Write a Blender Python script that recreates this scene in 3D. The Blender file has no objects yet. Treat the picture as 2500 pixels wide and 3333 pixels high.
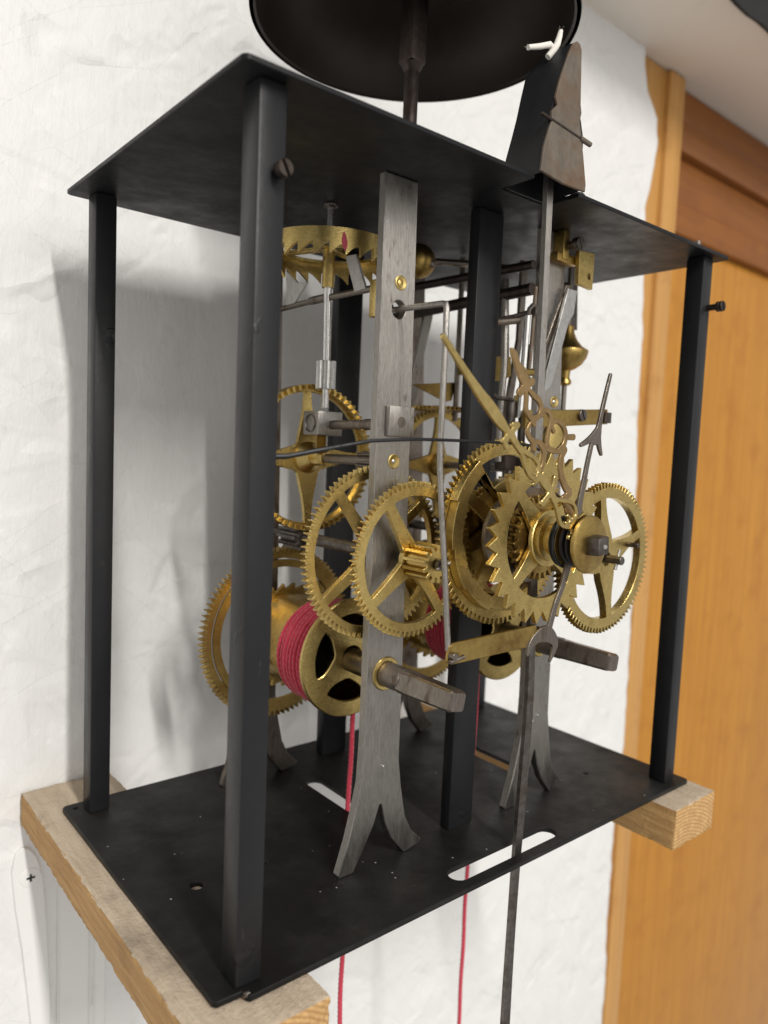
import bpy, bmesh, math, random
import numpy as np
from mathutils import Vector, Matrix
from math import sin, cos, pi, radians

# ------------------------------------------------------------------ scene, camera, light
scene = bpy.context.scene
COL = scene.collection
random.seed(7)
RNG = np.random.default_rng(11)

cam_data = bpy.data.cameras.new('camera')
cam = bpy.data.objects.new('camera', cam_data)
COL.objects.link(cam)
right = Vector((0.76892, -0.63794, 0.04249))
down = Vector((-0.01986, -0.09026, -0.99572))
fwd = Vector((0.63904, 0.76478, -0.08207))
m = Matrix.Identity(4)
for i in range(3):
    m[i][0] = right[i]; m[i][1] = -down[i]; m[i][2] = -fwd[i]
m.translation = Vector((-0.09088, -0.16882, 0.15236))
cam.matrix_world = m
cam_data.sensor_fit = 'HORIZONTAL'
cam_data.sensor_width = 24.0
cam_data.lens = 24.0 * 2411.0 / 2500.0
cam_data.clip_start = 0.01
cam_data.clip_end = 60
cam_data.dof.use_dof = True
cam_data.dof.focus_distance = 0.262
cam_data.dof.aperture_fstop = 9.0
scene.camera = cam

world = bpy.data.worlds.new('World')
scene.world = world
world.use_nodes = True
bg = world.node_tree.nodes['Background']
bg.inputs[0].default_value = (1.0, 0.975, 0.94, 1)
bg.inputs[1].default_value = 0.50

def area_lamp(name, loc, target, sx, sy, power, color, down_only=False):
    l = bpy.data.lights.new(name, 'AREA')
    l.shape = 'RECTANGLE'; l.size = sx; l.size_y = sy; l.energy = power; l.color = color
    o = bpy.data.objects.new(name, l); COL.objects.link(o)
    o.location = loc
    if not down_only:
        o.rotation_euler = (Vector(target) - Vector(loc)).to_track_quat('-Z', 'Y').to_euler()
    return o
# a tube luminaire running front to back, ahead of the wall and slightly left of the clock
area_lamp('tube_lamp', (-0.23, -2.45, 1.80), (0.1, 0.1, 0.1), 0.10, 1.9, 116, (1.0, 0.97, 0.925), True)
# added frontal fill lamp, standing for the softly lit room behind the photographer
area_lamp('room_fill', (0.35, -2.9, 0.75), (0.2, 0.0, 0.15), 3.2, 2.2, 24, (1.0, 0.97, 0.93))

vs = scene.view_settings
vs.view_transform = 'Standard'; vs.look = 'None'; vs.exposure = 0.0; vs.gamma = 1.0
vs.use_curve_mapping = False
scene.render.engine = 'CYCLES'
scene.cycles.use_denoising = True
scene.cycles.max_bounces = 5
scene.cycles.diffuse_bounces = 3
scene.cycles.glossy_bounces = 3
scene.cycles.sample_clamp_indirect = 4.0

# ------------------------------------------------------------------ materials
def newmat(name):
    mt = bpy.data.materials.new(name); mt.use_nodes = True
    nt = mt.node_tree
    return mt, nt, nt.nodes['Principled BSDF']

def node(nt, typ, **kw):
    n = nt.nodes.new(typ)
    for k, v in kw.items():
        if k in n.inputs.keys() if hasattr(n.inputs, 'keys') else False:
            n.inputs[k].default_value = v
        else:
            setattr(n, k, v)
    return n

def coords(nt, scale=(1, 1, 1), rot=(0, 0, 0), kind='Object'):
    tc = nt.nodes.new('ShaderNodeTexCoord')
    mp = nt.nodes.new('ShaderNodeMapping')
    mp.inputs['Scale'].default_value = scale
    mp.inputs['Rotation'].default_value = rot
    nt.links.new(tc.outputs[kind], mp.inputs[0])
    return mp.outputs[0]

def noise(nt, vec, scale, detail=4, rough=0.55, dist=0.0):
    n = nt.nodes.new('ShaderNodeTexNoise')
    n.inputs['Scale'].default_value = scale
    n.inputs['Detail'].default_value = detail
    n.inputs['Roughness'].default_value = rough
    n.inputs['Distortion'].default_value = dist
    if vec is not None: nt.links.new(vec, n.inputs['Vector'])
    return n.outputs[0]

def ramp(nt, fac, stops):
    r = nt.nodes.new('ShaderNodeValToRGB')
    els = r.color_ramp.elements
    while len(els) < len(stops): els.new(0.5)
    for e, (p, c) in zip(els, stops):
        e.position = p
        e.color = (*c, 1) if len(c) == 3 else c
    nt.links.new(fac, r.inputs[0])
    return r.outputs[0]

def mix(nt, fac, a, b, mode='MIX'):
    n = nt.nodes.new('ShaderNodeMix'); n.data_type = 'RGBA'; n.blend_type = mode
    if isinstance(fac, (int, float)): n.inputs[0].default_value = fac
    else: nt.links.new(fac, n.inputs[0])
    for s, v in ((6, a), (7, b)):
        if isinstance(v, tuple): n.inputs[s].default_value = (*v, 1)
        else: nt.links.new(v, n.inputs[s])
    return n.outputs[2]

def g3(v): return (v, v, v)

def bump(nt, bsdf, height, strength, distance):
    b = nt.nodes.new('ShaderNodeBump')
    b.inputs['Strength'].default_value = strength
    b.inputs['Distance'].default_value = distance
    nt.links.new(height, b.inputs['Height'])
    nt.links.new(b.outputs[0], bsdf.inputs['Normal'])
    return b

def metal(name, c_hi, c_lo, c_stain, rough=(0.28, 0.5), stretch=(1, 1, 12), scale=220, stain_at=(0.55, 0.75), bump_d=0.00006, metallic=1.0, stain_stretch=(1, 1, 1)):
    mt, nt, b = newmat(name)
    v1 = coords(nt, stretch)
    n1 = noise(nt, v1, scale, 3, 0.65)
    v2 = coords(nt, stain_stretch)
    n2 = noise(nt, v2, 75, 4, 0.62, 0.3)
    n3 = noise(nt, v2, 420, 2, 0.6)
    base = mix(nt, ramp(nt, n1, [(0.3, g3(0)), (0.7, g3(1))]), c_lo, c_hi)
    st = ramp(nt, n2, [(stain_at[0], g3(0)), (stain_at[1], g3(1))])
    base = mix(nt, st, base, c_stain)
    fine = ramp(nt, n3, [(0.25, g3(0.84)), (0.6, g3(1))])
    base = mix(nt, 1.0, base, fine, 'MULTIPLY')
    nt.links.new(base, b.inputs['Base Color'])
    b.inputs['Metallic'].default_value = metallic
    r = nt.nodes.new('ShaderNodeMapRange')
    nt.links.new(n2, r.inputs[0])
    r.inputs[1].default_value = 0.3; r.inputs[2].default_value = 0.7
    r.inputs[3].default_value = rough[0]; r.inputs[4].default_value = rough[1]
    nt.links.new(r.outputs[0], b.inputs['Roughness'])
    bump(nt, b, n1, 0.55, bump_d)
    return mt

BRASS = metal('brass', (0.74, 0.565, 0.225), (0.54, 0.395, 0.135), (0.29, 0.185, 0.055), (0.20, 0.38), (2, 2, 26), 260, (0.52, 0.80), 0.00014)
BRASS_OLD = metal('brass_tarnished', (0.50, 0.355, 0.118), (0.37, 0.25, 0.078), (0.20, 0.115, 0.035), (0.26, 0.46), (2, 2, 14), 220, (0.48, 0.74), 0.00012)
BRASS_DRUM = metal('brass_turned', (0.72, 0.54, 0.20), (0.48, 0.34, 0.105), (0.36, 0.21, 0.06), (0.20, 0.38), (1, 30, 1), 120, (0.54, 0.78))
BRASS_HAND = metal('brass_cast', (0.68, 0.52, 0.215), (0.54, 0.40, 0.15), (0.42, 0.29, 0.10), (0.20, 0.34), (1, 1, 1), 150, (0.6, 0.85), 0.00012)
BRONZE = metal('bronze', (0.43, 0.295, 0.145), (0.34, 0.225, 0.105), (0.22, 0.13, 0.055), (0.34, 0.5), (1, 1, 1), 200, (0.54, 0.82))
STEEL = metal('brushed_steel', (0.46, 0.437, 0.405), (0.285, 0.266, 0.24), (0.125, 0.094, 0.068), (0.25, 0.45), (34, 34, 0.8), 200, (0.62, 0.76), 0.00028, 1.0, (3.2, 3.2, 1.0))
STEEL_DULL = metal('dull_steel', (0.28, 0.245, 0.212), (0.185, 0.158, 0.134), (0.095, 0.064, 0.042), (0.28, 0.50), (18, 18, 1.2), 170, (0.52, 0.72), 0.0002, 1.0, (2, 2, 0.8))
STEEL_DARK = metal('dark_steel', (0.20, 0.18, 0.165), (0.12, 0.105, 0.095), (0.07, 0.045, 0.032), (0.34, 0.55), (2, 2, 2), 220, (0.5, 0.75), 0.00010)
STEEL_BRIGHT = metal('bright_steel', (0.74, 0.73, 0.71), (0.58, 0.57, 0.55), (0.34, 0.31, 0.28), (0.18, 0.34), (4, 4, 1), 220, (0.6, 0.85), 0.00006)
PALLET_STEEL = metal('pallet_steel', (0.60, 0.585, 0.56), (0.48, 0.465, 0.44), (0.30, 0.27, 0.24), (0.40, 0.55), (4, 4, 1), 220, (0.62, 0.85), 0.00006, 0.25)
RUST = metal('rusty_sheet', (0.185, 0.155, 0.122), (0.125, 0.102, 0.080), (0.155, 0.09, 0.052), (0.55, 0.75), (1, 1, 0.5), 120, (0.45, 0.68), 0.00020, 0.5)

def black_paint(name, base, speck=False, spec=0.5, rough=0.46, lumps=0.0):
    mt, nt, b = newmat(name)
    v = coords(nt)
    n1 = noise(nt, v, 160, 3, 0.5)
    n2 = noise(nt, v, 28, 4, 0.6)
    c = mix(nt, n2, tuple(x * 0.75 for x in base), tuple(x * 1.3 for x in base))
    if speck:
        vo = nt.nodes.new('ShaderNodeTexVoronoi'); vo.inputs['Scale'].default_value = 210
        nt.links.new(v, vo.inputs['Vector'])
        d = ramp(nt, vo.outputs['Distance'], [(0.045, g3(1)), (0.085, g3(0))])
        keep = ramp(nt, noise(nt, v, 60, 2), [(0.56, g3(0)), (0.62, g3(1))])
        s = mix(nt, 1.0, d, keep, 'MULTIPLY')
        c = mix(nt, s, c, (0.42, 0.41, 0.38))
        dust = ramp(nt, noise(nt, v, 14, 5, 0.7), [(0.45, g3(0)), (0.85, g3(0.14))])
        c = mix(nt, dust, c, (0.20, 0.185, 0.165))
    nt.links.new(c, b.inputs['Base Color'])
    rr = nt.nodes.new('ShaderNodeMapRange'); nt.links.new(noise(nt, coords(nt, (1, 1, 0.3)), 45, 5, 0.7), rr.inputs[0])
    rr.inputs[1].default_value = 0.35; rr.inputs[2].default_value = 0.68; rr.inputs[3].default_value = rough - 0.10; rr.inputs[4].default_value = rough + 0.12
    nt.links.new(rr.outputs[0], b.inputs['Roughness'])
    sc_n = ramp(nt, noise(nt, coords(nt, (14, 14, 1.5), (0.2, 0.3, 0)), 60, 3, 0.7), [(0.70, g3(0)), (0.76, g3(0.35))])
    c = mix(nt, sc_n, c, (0.10, 0.095, 0.09))
    nt.links.new(c, b.inputs['Base Color'])
    b.inputs['Specular IOR Level'].default_value = spec
    b2 = nt.nodes.new('ShaderNodeMath'); b2.operation = 'ADD'
    nt.links.new(n1, b2.inputs[0])
    lump = ramp(nt, noise(nt, v, 85, 3, 0.55), [(0.66, g3(0)), (0.74, g3(lumps))])
    nt.links.new(lump, b2.inputs[1])
    bump(nt, b, b2.outputs[0], 0.45, 0.00035)
    return mt
BLACK = black_paint('black_paint', (0.0135, 0.0135, 0.0148), False, 0.28, 0.40, 1.4)
BLACK_SHEET = black_paint('black_sheet_paint', (0.0085, 0.0085, 0.0095), False, 0.2, 0.45)
BLACK_PLATE = black_paint('black_plate_paint', (0.0075, 0.0074, 0.0074), True, 0.2, 0.5)
mt_, nt_, b_ = newmat('black_rubber'); b_.inputs['Base Color'].default_value = (0.008, 0.008, 0.008, 1); b_.inputs['Roughness'].default_value = 0.55
RUBBER = mt_
mt_, nt_, b_ = newmat('bell_iron')
nv = noise(nt_, coords(nt_), 40, 5, 0.6)
nt_.links.new(mix(nt_, nv, (0.022, 0.017, 0.014), (0.075, 0.058, 0.045)), b_.inputs['Base Color']); b_.inputs['Roughness'].default_value = 0.45
b_.inputs['Metallic'].default_value = 0.4
BELL_IRON = mt_
IRON_POST = metal('iron_post', (0.10, 0.08, 0.072), (0.06, 0.048, 0.042), (0.045, 0.03, 0.024), (0.4, 0.6), (3, 3, 1), 120, (0.5, 0.75), 0.0001)

def wood(name, c1, c2, c_dirt, grain=(60, 4, 60), rough=0.75, bd=0.0006, dirt=(0.55, 0.8), coat=0.0, dist=0.6):
    mt, nt, b = newmat(name)
    v = coords(nt, grain)
    n1 = noise(nt, v, 4.0, 6, 0.65, dist)
    v2 = coords(nt)
    n2 = noise(nt, v2, 24, 6, 0.65)
    c = mix(nt, ramp(nt, n1, [(0.3, g3(0)), (0.7, g3(1))]), c1, c2)
    c = mix(nt, ramp(nt, n2, [(dirt[0], g3(0)), (dirt[1], g3(1))]), c, c_dirt)
    nt.links.new(c, b.inputs['Base Color'])
    b.inputs['Roughness'].default_value = rough
    b.inputs['Coat Weight'].default_value = coat
    b.inputs['Coat Roughness'].default_value = 0.25
    n3 = noise(nt, v2, 700, 3, 0.7)
    ad = nt.nodes.new('ShaderNodeMath'); ad.operation = 'ADD'
    nt.links.new(n1, ad.inputs[0]); nt.links.new(n3, ad.inputs[1])
    bump(nt, b, ad.outputs[0], 0.7, bd)
    return mt
WOOD_TOP = wood('rail_top_wood', (0.40, 0.315, 0.225), (0.56, 0.46, 0.345), (0.185, 0.15, 0.112), (60, 6, 60), 0.85, 0.0009, (0.50, 0.72))
WOOD_SIDE = wood('rail_side_wood', (0.34, 0.185, 0.062), (0.54, 0.325, 0.125), (0.24, 0.125, 0.045), (160, 9, 160), 0.8, 0.0007, (0.55, 0.8))
WOOD_END = wood('rail_end_wood', (0.40, 0.235, 0.09), (0.66, 0.42, 0.18), (0.46, 0.26, 0.10), (110, 110, 55), 0.8, 0.0008, (0.5, 0.75))
_nt = WOOD_END.node_tree; _b = _nt.nodes['Principled BSDF']
_w = _nt.nodes.new('ShaderNodeTexWave'); _w.wave_type = 'RINGS'; _w.rings_direction = 'Y'
_w.inputs['Scale'].default_value = 190; _w.inputs['Distortion'].default_value = 1.6; _w.inputs['Detail'].default_value = 3
_tc = coords(_nt); _of = _nt.nodes.new('ShaderNodeVectorMath'); _of.operation = 'ADD'; _of.inputs[1].default_value = (0.012, 0, 0.03)
_nt.links.new(_tc, _of.inputs[0]); _nt.links.new(_of.outputs[0], _w.inputs['Vector'])
_old = _b.inputs['Base Color'].links[0].from_socket
_nt.links.new(mix(_nt, ramp(_nt, _w.outputs[0], [(0.25, g3(0.55)), (0.6, g3(0))]), _old, (0.30, 0.145, 0.045)), _b.inputs['Base Color'])
DOOR_WOOD = wood('door_varnish', (0.38, 0.148, 0.012), (0.53, 0.24, 0.026), (0.36, 0.135, 0.011), (55, 55, 0.9), 0.36, 0.00008, (0.50, 0.80), 0.0, 0.5)
TRIM_WOOD = wood('trim_pine', (0.44, 0.205, 0.048), (0.60, 0.33, 0.10), (0.38, 0.165, 0.036), (120, 120, 1.6), 0.42, 0.0002, (0.55, 0.8), 0.0, 0.2)
HEADER_WOOD = wood('header_wood', (0.20, 0.062, 0.005), (0.27, 0.09, 0.008), (0.17, 0.05, 0.005), (2, 60, 60), 0.45, 0.0002, (0.5, 0.8), 0.1, 0.2)  # darker than the door wood; shade under the boxing is put into the colour

def wall_paint(name, c, dirt, bd=0.00025, strands=False):
    mt, nt, b = newmat(name)
    v = coords(nt)
    n2 = noise(nt, v, 18, 4, 0.7)
    col = mix(nt, ramp(nt, n2, [(0.62, g3(0)), (0.80, g3(0.55))]), c, dirt)
    vm = coords(nt, (1.0, 1.0, 0.35))
    mk = ramp(nt, noise(nt, vm, 42, 4, 0.6), [(0.73, g3(0)), (0.80, g3(0.5))])
    col = mix(nt, mk, col, tuple(x * 0.62 for x in dirt))
    nt.links.new(col, b.inputs['Base Color'])
    b.inputs['Roughness'].default_value = 0.55
    a = noise(nt, coords(nt, (1, 1, 0.25), (0, 0.5, 0)), 240, 5, 0.75)
    bp = bump(nt, b, a, 0.6, bd)
    if strands:
        prev = None
        for rot, sc_, st_ in ((0.62, (16, 16, 62), 0.8), (-0.85, (20, 20, 95), 0.7)):
            v3 = coords(nt, (1, 1, 1), (0, rot, 0))
            wob = nt.nodes.new('ShaderNodeTexNoise'); wob.inputs['Scale'].default_value = 9; wob.inputs['Detail'].default_value = 3
            nt.links.new(v3, wob.inputs['Vector'])
            ad = nt.nodes.new('ShaderNodeVectorMath'); ad.operation = 'MULTIPLY_ADD'
            nt.links.new(wob.outputs['Color'], ad.inputs[0]); ad.inputs[1].default_value = (0.02, 0.0, 0.012); nt.links.new(v3, ad.inputs[2])
            mp = nt.nodes.new('ShaderNodeVectorMath'); mp.operation = 'MULTIPLY'
            nt.links.new(ad.outputs[0], mp.inputs[0]); mp.inputs[1].default_value = (sc_[0], 0.001, sc_[2])
            vo = nt.nodes.new('ShaderNodeTexVoronoi'); vo.inputs['Scale'].default_value = 1.0
            nt.links.new(mp.outputs[0], vo.inputs['Vector'])
            gate = ramp(nt, noise(nt, v3, 17 + 5 * rot, 2), [(0.42, g3(0)), (0.50, g3(1))])
            sepc = nt.nodes.new('ShaderNodeSeparateColor'); nt.links.new(vo.outputs['Color'], sepc.inputs[0])
            hm = nt.nodes.new('ShaderNodeMath'); hm.operation = 'MULTIPLY'
            nt.links.new(sepc.outputs[0], hm.inputs[0]); nt.links.new(gate, hm.inputs[1])
            b3 = nt.nodes.new('ShaderNodeBump'); b3.inputs['Strength'].default_value = st_; b3.inputs['Distance'].default_value = 0.0014
            nt.links.new(hm.outputs[0], b3.inputs['Height'])
            if prev: nt.links.new(prev.outputs[0], b3.inputs['Normal'])
            prev = b3
        nt.links.new(prev.outputs[0], bp.inputs['Normal'])
    return mt
WALL = wall_paint('wall_paint', (0.765, 0.762, 0.748), (0.59, 0.58, 0.565), 0.0009, True)
BOARD_WHITE = wall_paint('board_paint', (0.78, 0.775, 0.755), (0.50, 0.49, 0.47), 0.0002)
SOFFIT = wall_paint('soffit_paint', (0.76, 0.69, 0.61), (0.64, 0.57, 0.49), 0.0001)

mt_, nt_, b_ = newmat('red_cord')
vv = coords(nt_)
nn = noise(nt_, vv, 900, 3, 0.7)
nt_.links.new(mix(nt_, nn, (0.36, 0.012, 0.032), (0.68, 0.05, 0.095)), b_.inputs['Base Color'])
b_.inputs['Roughness'].default_value = 0.85
b_.inputs['Sheen Weight'].default_value = 0.35
bump(nt_, b_, nn, 0.8, 0.0003)
CORD = mt_
mt_, nt_, b_ = newmat('white_string'); b_.inputs['Base Color'].default_value = (0.72, 0.69, 0.63, 1); b_.inputs['Roughness'].default_value = 0.9
STRING = mt_
mt_, nt_, b_ = newmat('red_marker'); b_.inputs['Base Color'].default_value = (0.55, 0.06, 0.10, 1); b_.inputs['Roughness'].default_value = 0.5
RED_MARK = mt_
mt_, nt_, b_ = newmat('black_cloth')
nt_.links.new(mix(nt_, noise(nt_, coords(nt_), 300, 3), (0.006, 0.006, 0.006), (0.02, 0.02, 0.02)), b_.inputs['Base Color']); b_.inputs['Roughness'].default_value = 0.9
CLOTH = mt_

# outlines of the pierced hands: (x, z, half width) in mm along each stroke
MINUTE_STROKES = [
 [(53.0,184.5,0.75),(62.4,175.9,1),(69.0,170.1,1.5),(73.0,167.0,1.8),(77.9,162.9,1.7),(81.9,159.8,1)],
 [(86.0,162.0,1),(83.6,159.9,0.9),(80.4,157.1,1)],
 [(80.4,157.1,0.9),(81.6,155.2,0.8)],
 [(86.0,162.0,0.9),(84.1,162.0,0.8)],
 [(83.3,159.1,1.2),(86.0,156.3,1),(88.7,154.0,0.9)],
 [(88.7,154.0,0.7),(90.1,151.2,0.65),(91.9,148.2,0.65),(94.2,146.2,0.7),(96.6,145.7,0.7)],
 [(88.0,155.2,0.7),(91.8,153.4,0.7),(94.9,152.3,0.65),(97.0,150.5,0.65),(97.7,148.3,0.65),(96.6,145.7,0.7)],
 [(97.6,147.1,1),(100.5,144.6,1.3),(103.0,142.6,1.2),(104.7,141.4,1.4)],
 [(98.2,146.0,0.6),(96.5,144.4,0.5),(95.2,143.9,0.5)],
 [(99.8,147.4,0.5),(102.3,144.6,0.5),(103.6,143.2,0.8)],
 [(106.3,145.7,1.1),(105.6,143.2,1),(104.7,141.4,1.4),(102.8,140.0,0.9),(100.7,137.9,1.1)],
 [(104.7,141.4,1.2),(106.1,139.4,1.1),(107.6,138.5,0.9)],
 [(106.2,138.7,0.8),(107.9,136.3,0.65),(109.4,133.2,0.65),(110.9,130.7,0.65),(113.3,129.7,0.65),(116.1,129.6,0.8)],
 [(106.3,139.3,0.8),(109.7,138.6,0.65),(113.1,138.3,0.6),(116.1,137.6,0.6),(118.1,136.1,0.6),(118.8,133.7,0.6),(117.5,132.3,0.7)],
 [(114.0,133.4,0.45),(115.3,132.9,0.45),(115.6,131.8,0.45),(114.8,130.9,0.45),(113.3,131.0,0.45)],
 [(117.1,131.9,1),(120.4,132.0,0.8),(123.6,133.6,0.95)],
 [(117.1,131.9,1),(118.1,128.7,1.1),(118.0,125.9,0.9)],
 [(118.1,126.6,0.8),(116.0,126.0,0.8)],
 [(117.7,130.8,1.2),(121.9,128.0,2),(124.9,125.2,3)]]
HOUR_STROKES = [
 [(84.7,185.0,0.4),(85.9,183.7,1),(87.2,181.6,0.95),(88.6,179.9,1.2),(90.5,177.9,1.8),(91.8,175.8,1.5),(92.5,174.2,1.2)],
 [(89.7,172.3,1.1),(92.1,174.3,1),(95.1,176.1,1.1)],
 [(92.4,173.1,0.6),(93.1,170.7,0.55),(93.2,167.9,0.55),(94.3,165.8,0.65),(96.3,164.5,0.9)],
 [(93.9,173.5,0.6),(96.5,171.9,0.8),(99.2,170.6,0.85),(100.6,168.4,0.8),(100.2,166.3,0.8),(98.4,165.0,0.8),(96.3,164.5,0.9)],
 [(100.2,166.4,0.7),(101.8,166.1,0.6)],
 [(96.3,164.5,0.9),(97.5,163.0,0.8)],
 [(95.5,163.0,0.5),(94.5,160.7,0.7),(95.6,158.6,0.7),(98.0,157.3,0.8),(100.5,157.2,0.7),(103.4,155.7,0.8),(106.2,155.1,0.8),(110.0,154.6,0.7),(113.8,155.2,0.8)],
 [(97.6,156.9,0.6),(98.4,154.8,0.7)],
 [(101.8,167.4,0.6),(103.6,167.7,0.7),(105.3,166.5,0.7),(106.0,164.5,0.7),(105.3,161.6,0.65),(104.7,158.7,0.65),(104.7,156.1,0.7)],
 [(106.1,163.6,0.6),(109.0,164.5,0.6),(112.0,163.5,0.7),(113.7,161.7,0.75),(114.2,159.4,0.75),(113.3,157.0,0.75),(110.9,155.1,0.7)],
 [(106.1,163.3,0.6),(107.7,161.1,0.6)],
 [(114.5,159.5,0.8),(118.4,159.7,0.9)],
 [(114.0,155.2,1.1),(112.6,152.5,0.9),(112.6,149.0,0.9),(114.0,145.4,1),(116.3,142.4,1.1),(118.4,140.9,1),(114.9,139.0,0.8)],
 [(100.5,157.1,0.7),(102.7,155.1,0.7),(103.6,152.8,0.7),(103.0,149.9,0.7),(101.4,147.6,0.7),(99.4,144.4,0.6)],
 [(114.9,139.0,0.9),(118.1,136.4,1.6),(121.0,133.3,2)],
 [(118.7,135.9,2),(121.4,130.4,2),(125.1,124.9,3)]]
CALENDAR_STROKES = [
 [(141.5,182.8,0.45),(139.5,176.0,0.55),(137.9,170.2,0.6),(136.7,164.8,0.8),(135.8,160.6,1.3),(134.7,159.0,1)],
 [(136.7,163.8,0.7),(131.9,159.7,0.75),(126.7,157.3,0.45)],
 [(136.4,161.7,0.8),(137.4,157.5,0.7),(138.9,154.5,0.4)],
 [(133.0,158.4,0.6),(131.1,151.1,0.65),(129.7,144.3,0.75),(128.2,138.0,0.9),(127.8,133.6,1)],
 [(128.1,134.4,1),(126.6,131.1,1.2),(125.0,124.6,2.5)],
 [(123.7,116.0,1.2),(121.3,108.8,0.8),(118.0,102.2,0.8),(115.2,94.3,0.8)],
 [(104.1,86.0,0.25),(105.8,89.6,0.9),(109.3,91.8,1.4),(113.4,92.3,1.9),(117.3,90.2,1.4),(118.8,87.0,0.9),(116.5,82.2,0.25)]]
# ------------------------------------------------------------------ geometry helpers (all lengths in millimetres)
ORG = {}
class MB:
    """collects vertices and faces in millimetres"""
    def __init__(self): self.v = []; self.f = []; self.mi = []
    def add(self, vs, fs, mi=0):
        o = len(self.v); self.v += [tuple(p) for p in vs]; self.f += [tuple(i + o for i in f) for f in fs]; self.mi += [mi] * len(fs)
        return self
    def box(self, x0, x1, y0, y1, z0, z1, bev=0.0):
        bm = bmesh.new()
        bmesh.ops.create_cube(bm, size=1)
        for q in bm.verts:
            q.co = Vector(((x0 + x1) / 2 + q.co.x * (x1 - x0), (y0 + y1) / 2 + q.co.y * (y1 - y0), (z0 + z1) / 2 + q.co.z * (z1 - z0)))
        if bev > 0:
            bmesh.ops.bevel(bm, geom=bm.edges[:], offset=bev, segments=2, profile=0.5, affect='EDGES')
        return self.bm(bm)
    def bm(self, bm):
        bm.verts.index_update()
        self.add([q.co[:] for q in bm.verts], [[q.index for q in f.verts] for f in bm.faces]); bm.free()
        return self
    def lathe(self, prof, axis, c, n=40, closed=True):
        """prof: list of (radius, t); axis 'X','Y','Z'; c: centre on the axis"""
        k = len(prof); vs = []
        for i in range(n):
            a = 2 * pi * i / n
            for r, t in prof:
                u, w = r * cos(a), r * sin(a)
                p = {'Y': (u, t, w), 'Z': (u, w, t), 'X': (t, u, w)}[axis]
                vs.append((p[0] + c[0], p[1] + c[1], p[2] + c[2]))
        fs = []
        for i in range(n):
            j = (i + 1) % n
            for q in range(k - 1):
                fs.append((i * k + q, j * k + q, j * k + q + 1, i * k + q + 1))
            if closed: fs.append((i * k + k - 1, j * k + k - 1, j * k, i * k))
        return self.add(vs, fs)
    def cyl(self, p0, p1, r0, r1=None, n=20, ch=0.15):
        r1 = r0 if r1 is None else r1
        p0, p1 = Vector(p0), Vector(p1); d = (p1 - p0).normalized()
        a = Vector((0, 0, 1)) if abs(d.z) < 0.9 else Vector((1, 0, 0))
        u = d.cross(a).normalized(); w = d.cross(u)
        rings = [(p0, max(r0 - ch, r0 * .3)), (p0 + d * ch, r0), (p1 - d * ch, r1), (p1, max(r1 - ch, r1 * .3))]
        vs = []
        for c, r in rings:
            for i in range(n):
                t = 2 * pi * i / n; vs.append(c + u * (r * cos(t)) + w * (r * sin(t)))
        fs = [(k * n + i, k * n + (i + 1) % n, (k + 1) * n + (i + 1) % n, (k + 1) * n + i) for k in range(3) for i in range(n)]
        fs += [tuple(range(n))[::-1], tuple(range(3 * n, 4 * n))]
        return self.add(vs, fs)
    def tube(self, pts, r, n=10, caps=True, lobes=0, twist=0.0, amp=0.0):
        P = [Vector(p) for p in pts]; m_ = len(P)
        T = [(P[min(i + 1, m_ - 1)] - P[max(i - 1, 0)]).normalized() for i in range(m_)]
        a = Vector((0, 0, 1)) if abs(T[0].z) < 0.9 else Vector((1, 0, 0))
        u = T[0].cross(a).normalized(); vs = []; s = 0.0
        for i in range(m_):
            u = (u - T[i] * u.dot(T[i])).normalized(); w = T[i].cross(u)
            if i: s += (P[i] - P[i - 1]).length
            rr = r[i] if isinstance(r, (list, tuple)) else r
            for k in range(n):
                t = 2 * pi * k / n
                q = rr * (1 + (amp * abs(cos(lobes * 0.5 * (t - s * twist))) - amp if lobes else 0))
                vs.append(P[i] + u * (q * cos(t)) + w * (q * sin(t)))
        fs = [(i * n + k, i * n + (k + 1) % n, (i + 1) * n + (k + 1) % n, (i + 1) * n + k) for i in range(m_ - 1) for k in range(n)]
        if caps: fs += [tuple(range(n))[::-1], tuple(range((m_ - 1) * n, m_ * n))]
        return self.add(vs, fs)
    def ribbon(self, pts, wv, tv):
        """rectangular section swept along pts; wv, tv: half width and half thickness vectors (one each or per point)"""
        vs = []
        for i, p in enumerate(pts):
            w = Vector(wv[i] if isinstance(wv, list) else wv); t = Vector(tv[i] if isinstance(tv, list) else tv); p = Vector(p)
            vs += [p - w - t, p + w - t, p + w + t, p - w + t]
        n = len(pts)
        fs = [(i * 4 + k, i * 4 + (k + 1) % 4, i * 4 + 4 + (k + 1) % 4, i * 4 + 4 + k) for i in range(n - 1) for k in range(4)]
        fs += [(3, 2, 1, 0), (n * 4 - 4, n * 4 - 3, n * 4 - 2, n * 4 - 1)]
        return self.add(vs, fs)
    def merge(self, me, y=0.0):
        pass

def smoothen(me, ang=32):
    me.polygons.foreach_set('use_smooth', [True] * len(me.polygons))
    me.set_sharp_from_angle(angle=radians(ang))

def root_of(o):
    while o.parent: o = o.parent
    return o

def thing(name, label, cat, org, group=None):
    o = bpy.data.objects.new(name, None); COL.objects.link(o)
    o.empty_display_size = 0.01
    o.location = Vector(org) * 0.001
    ORG[o.name] = Vector(org)
    o['label'] = label; o['category'] = cat
    if group: o['group'] = group
    return o

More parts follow.
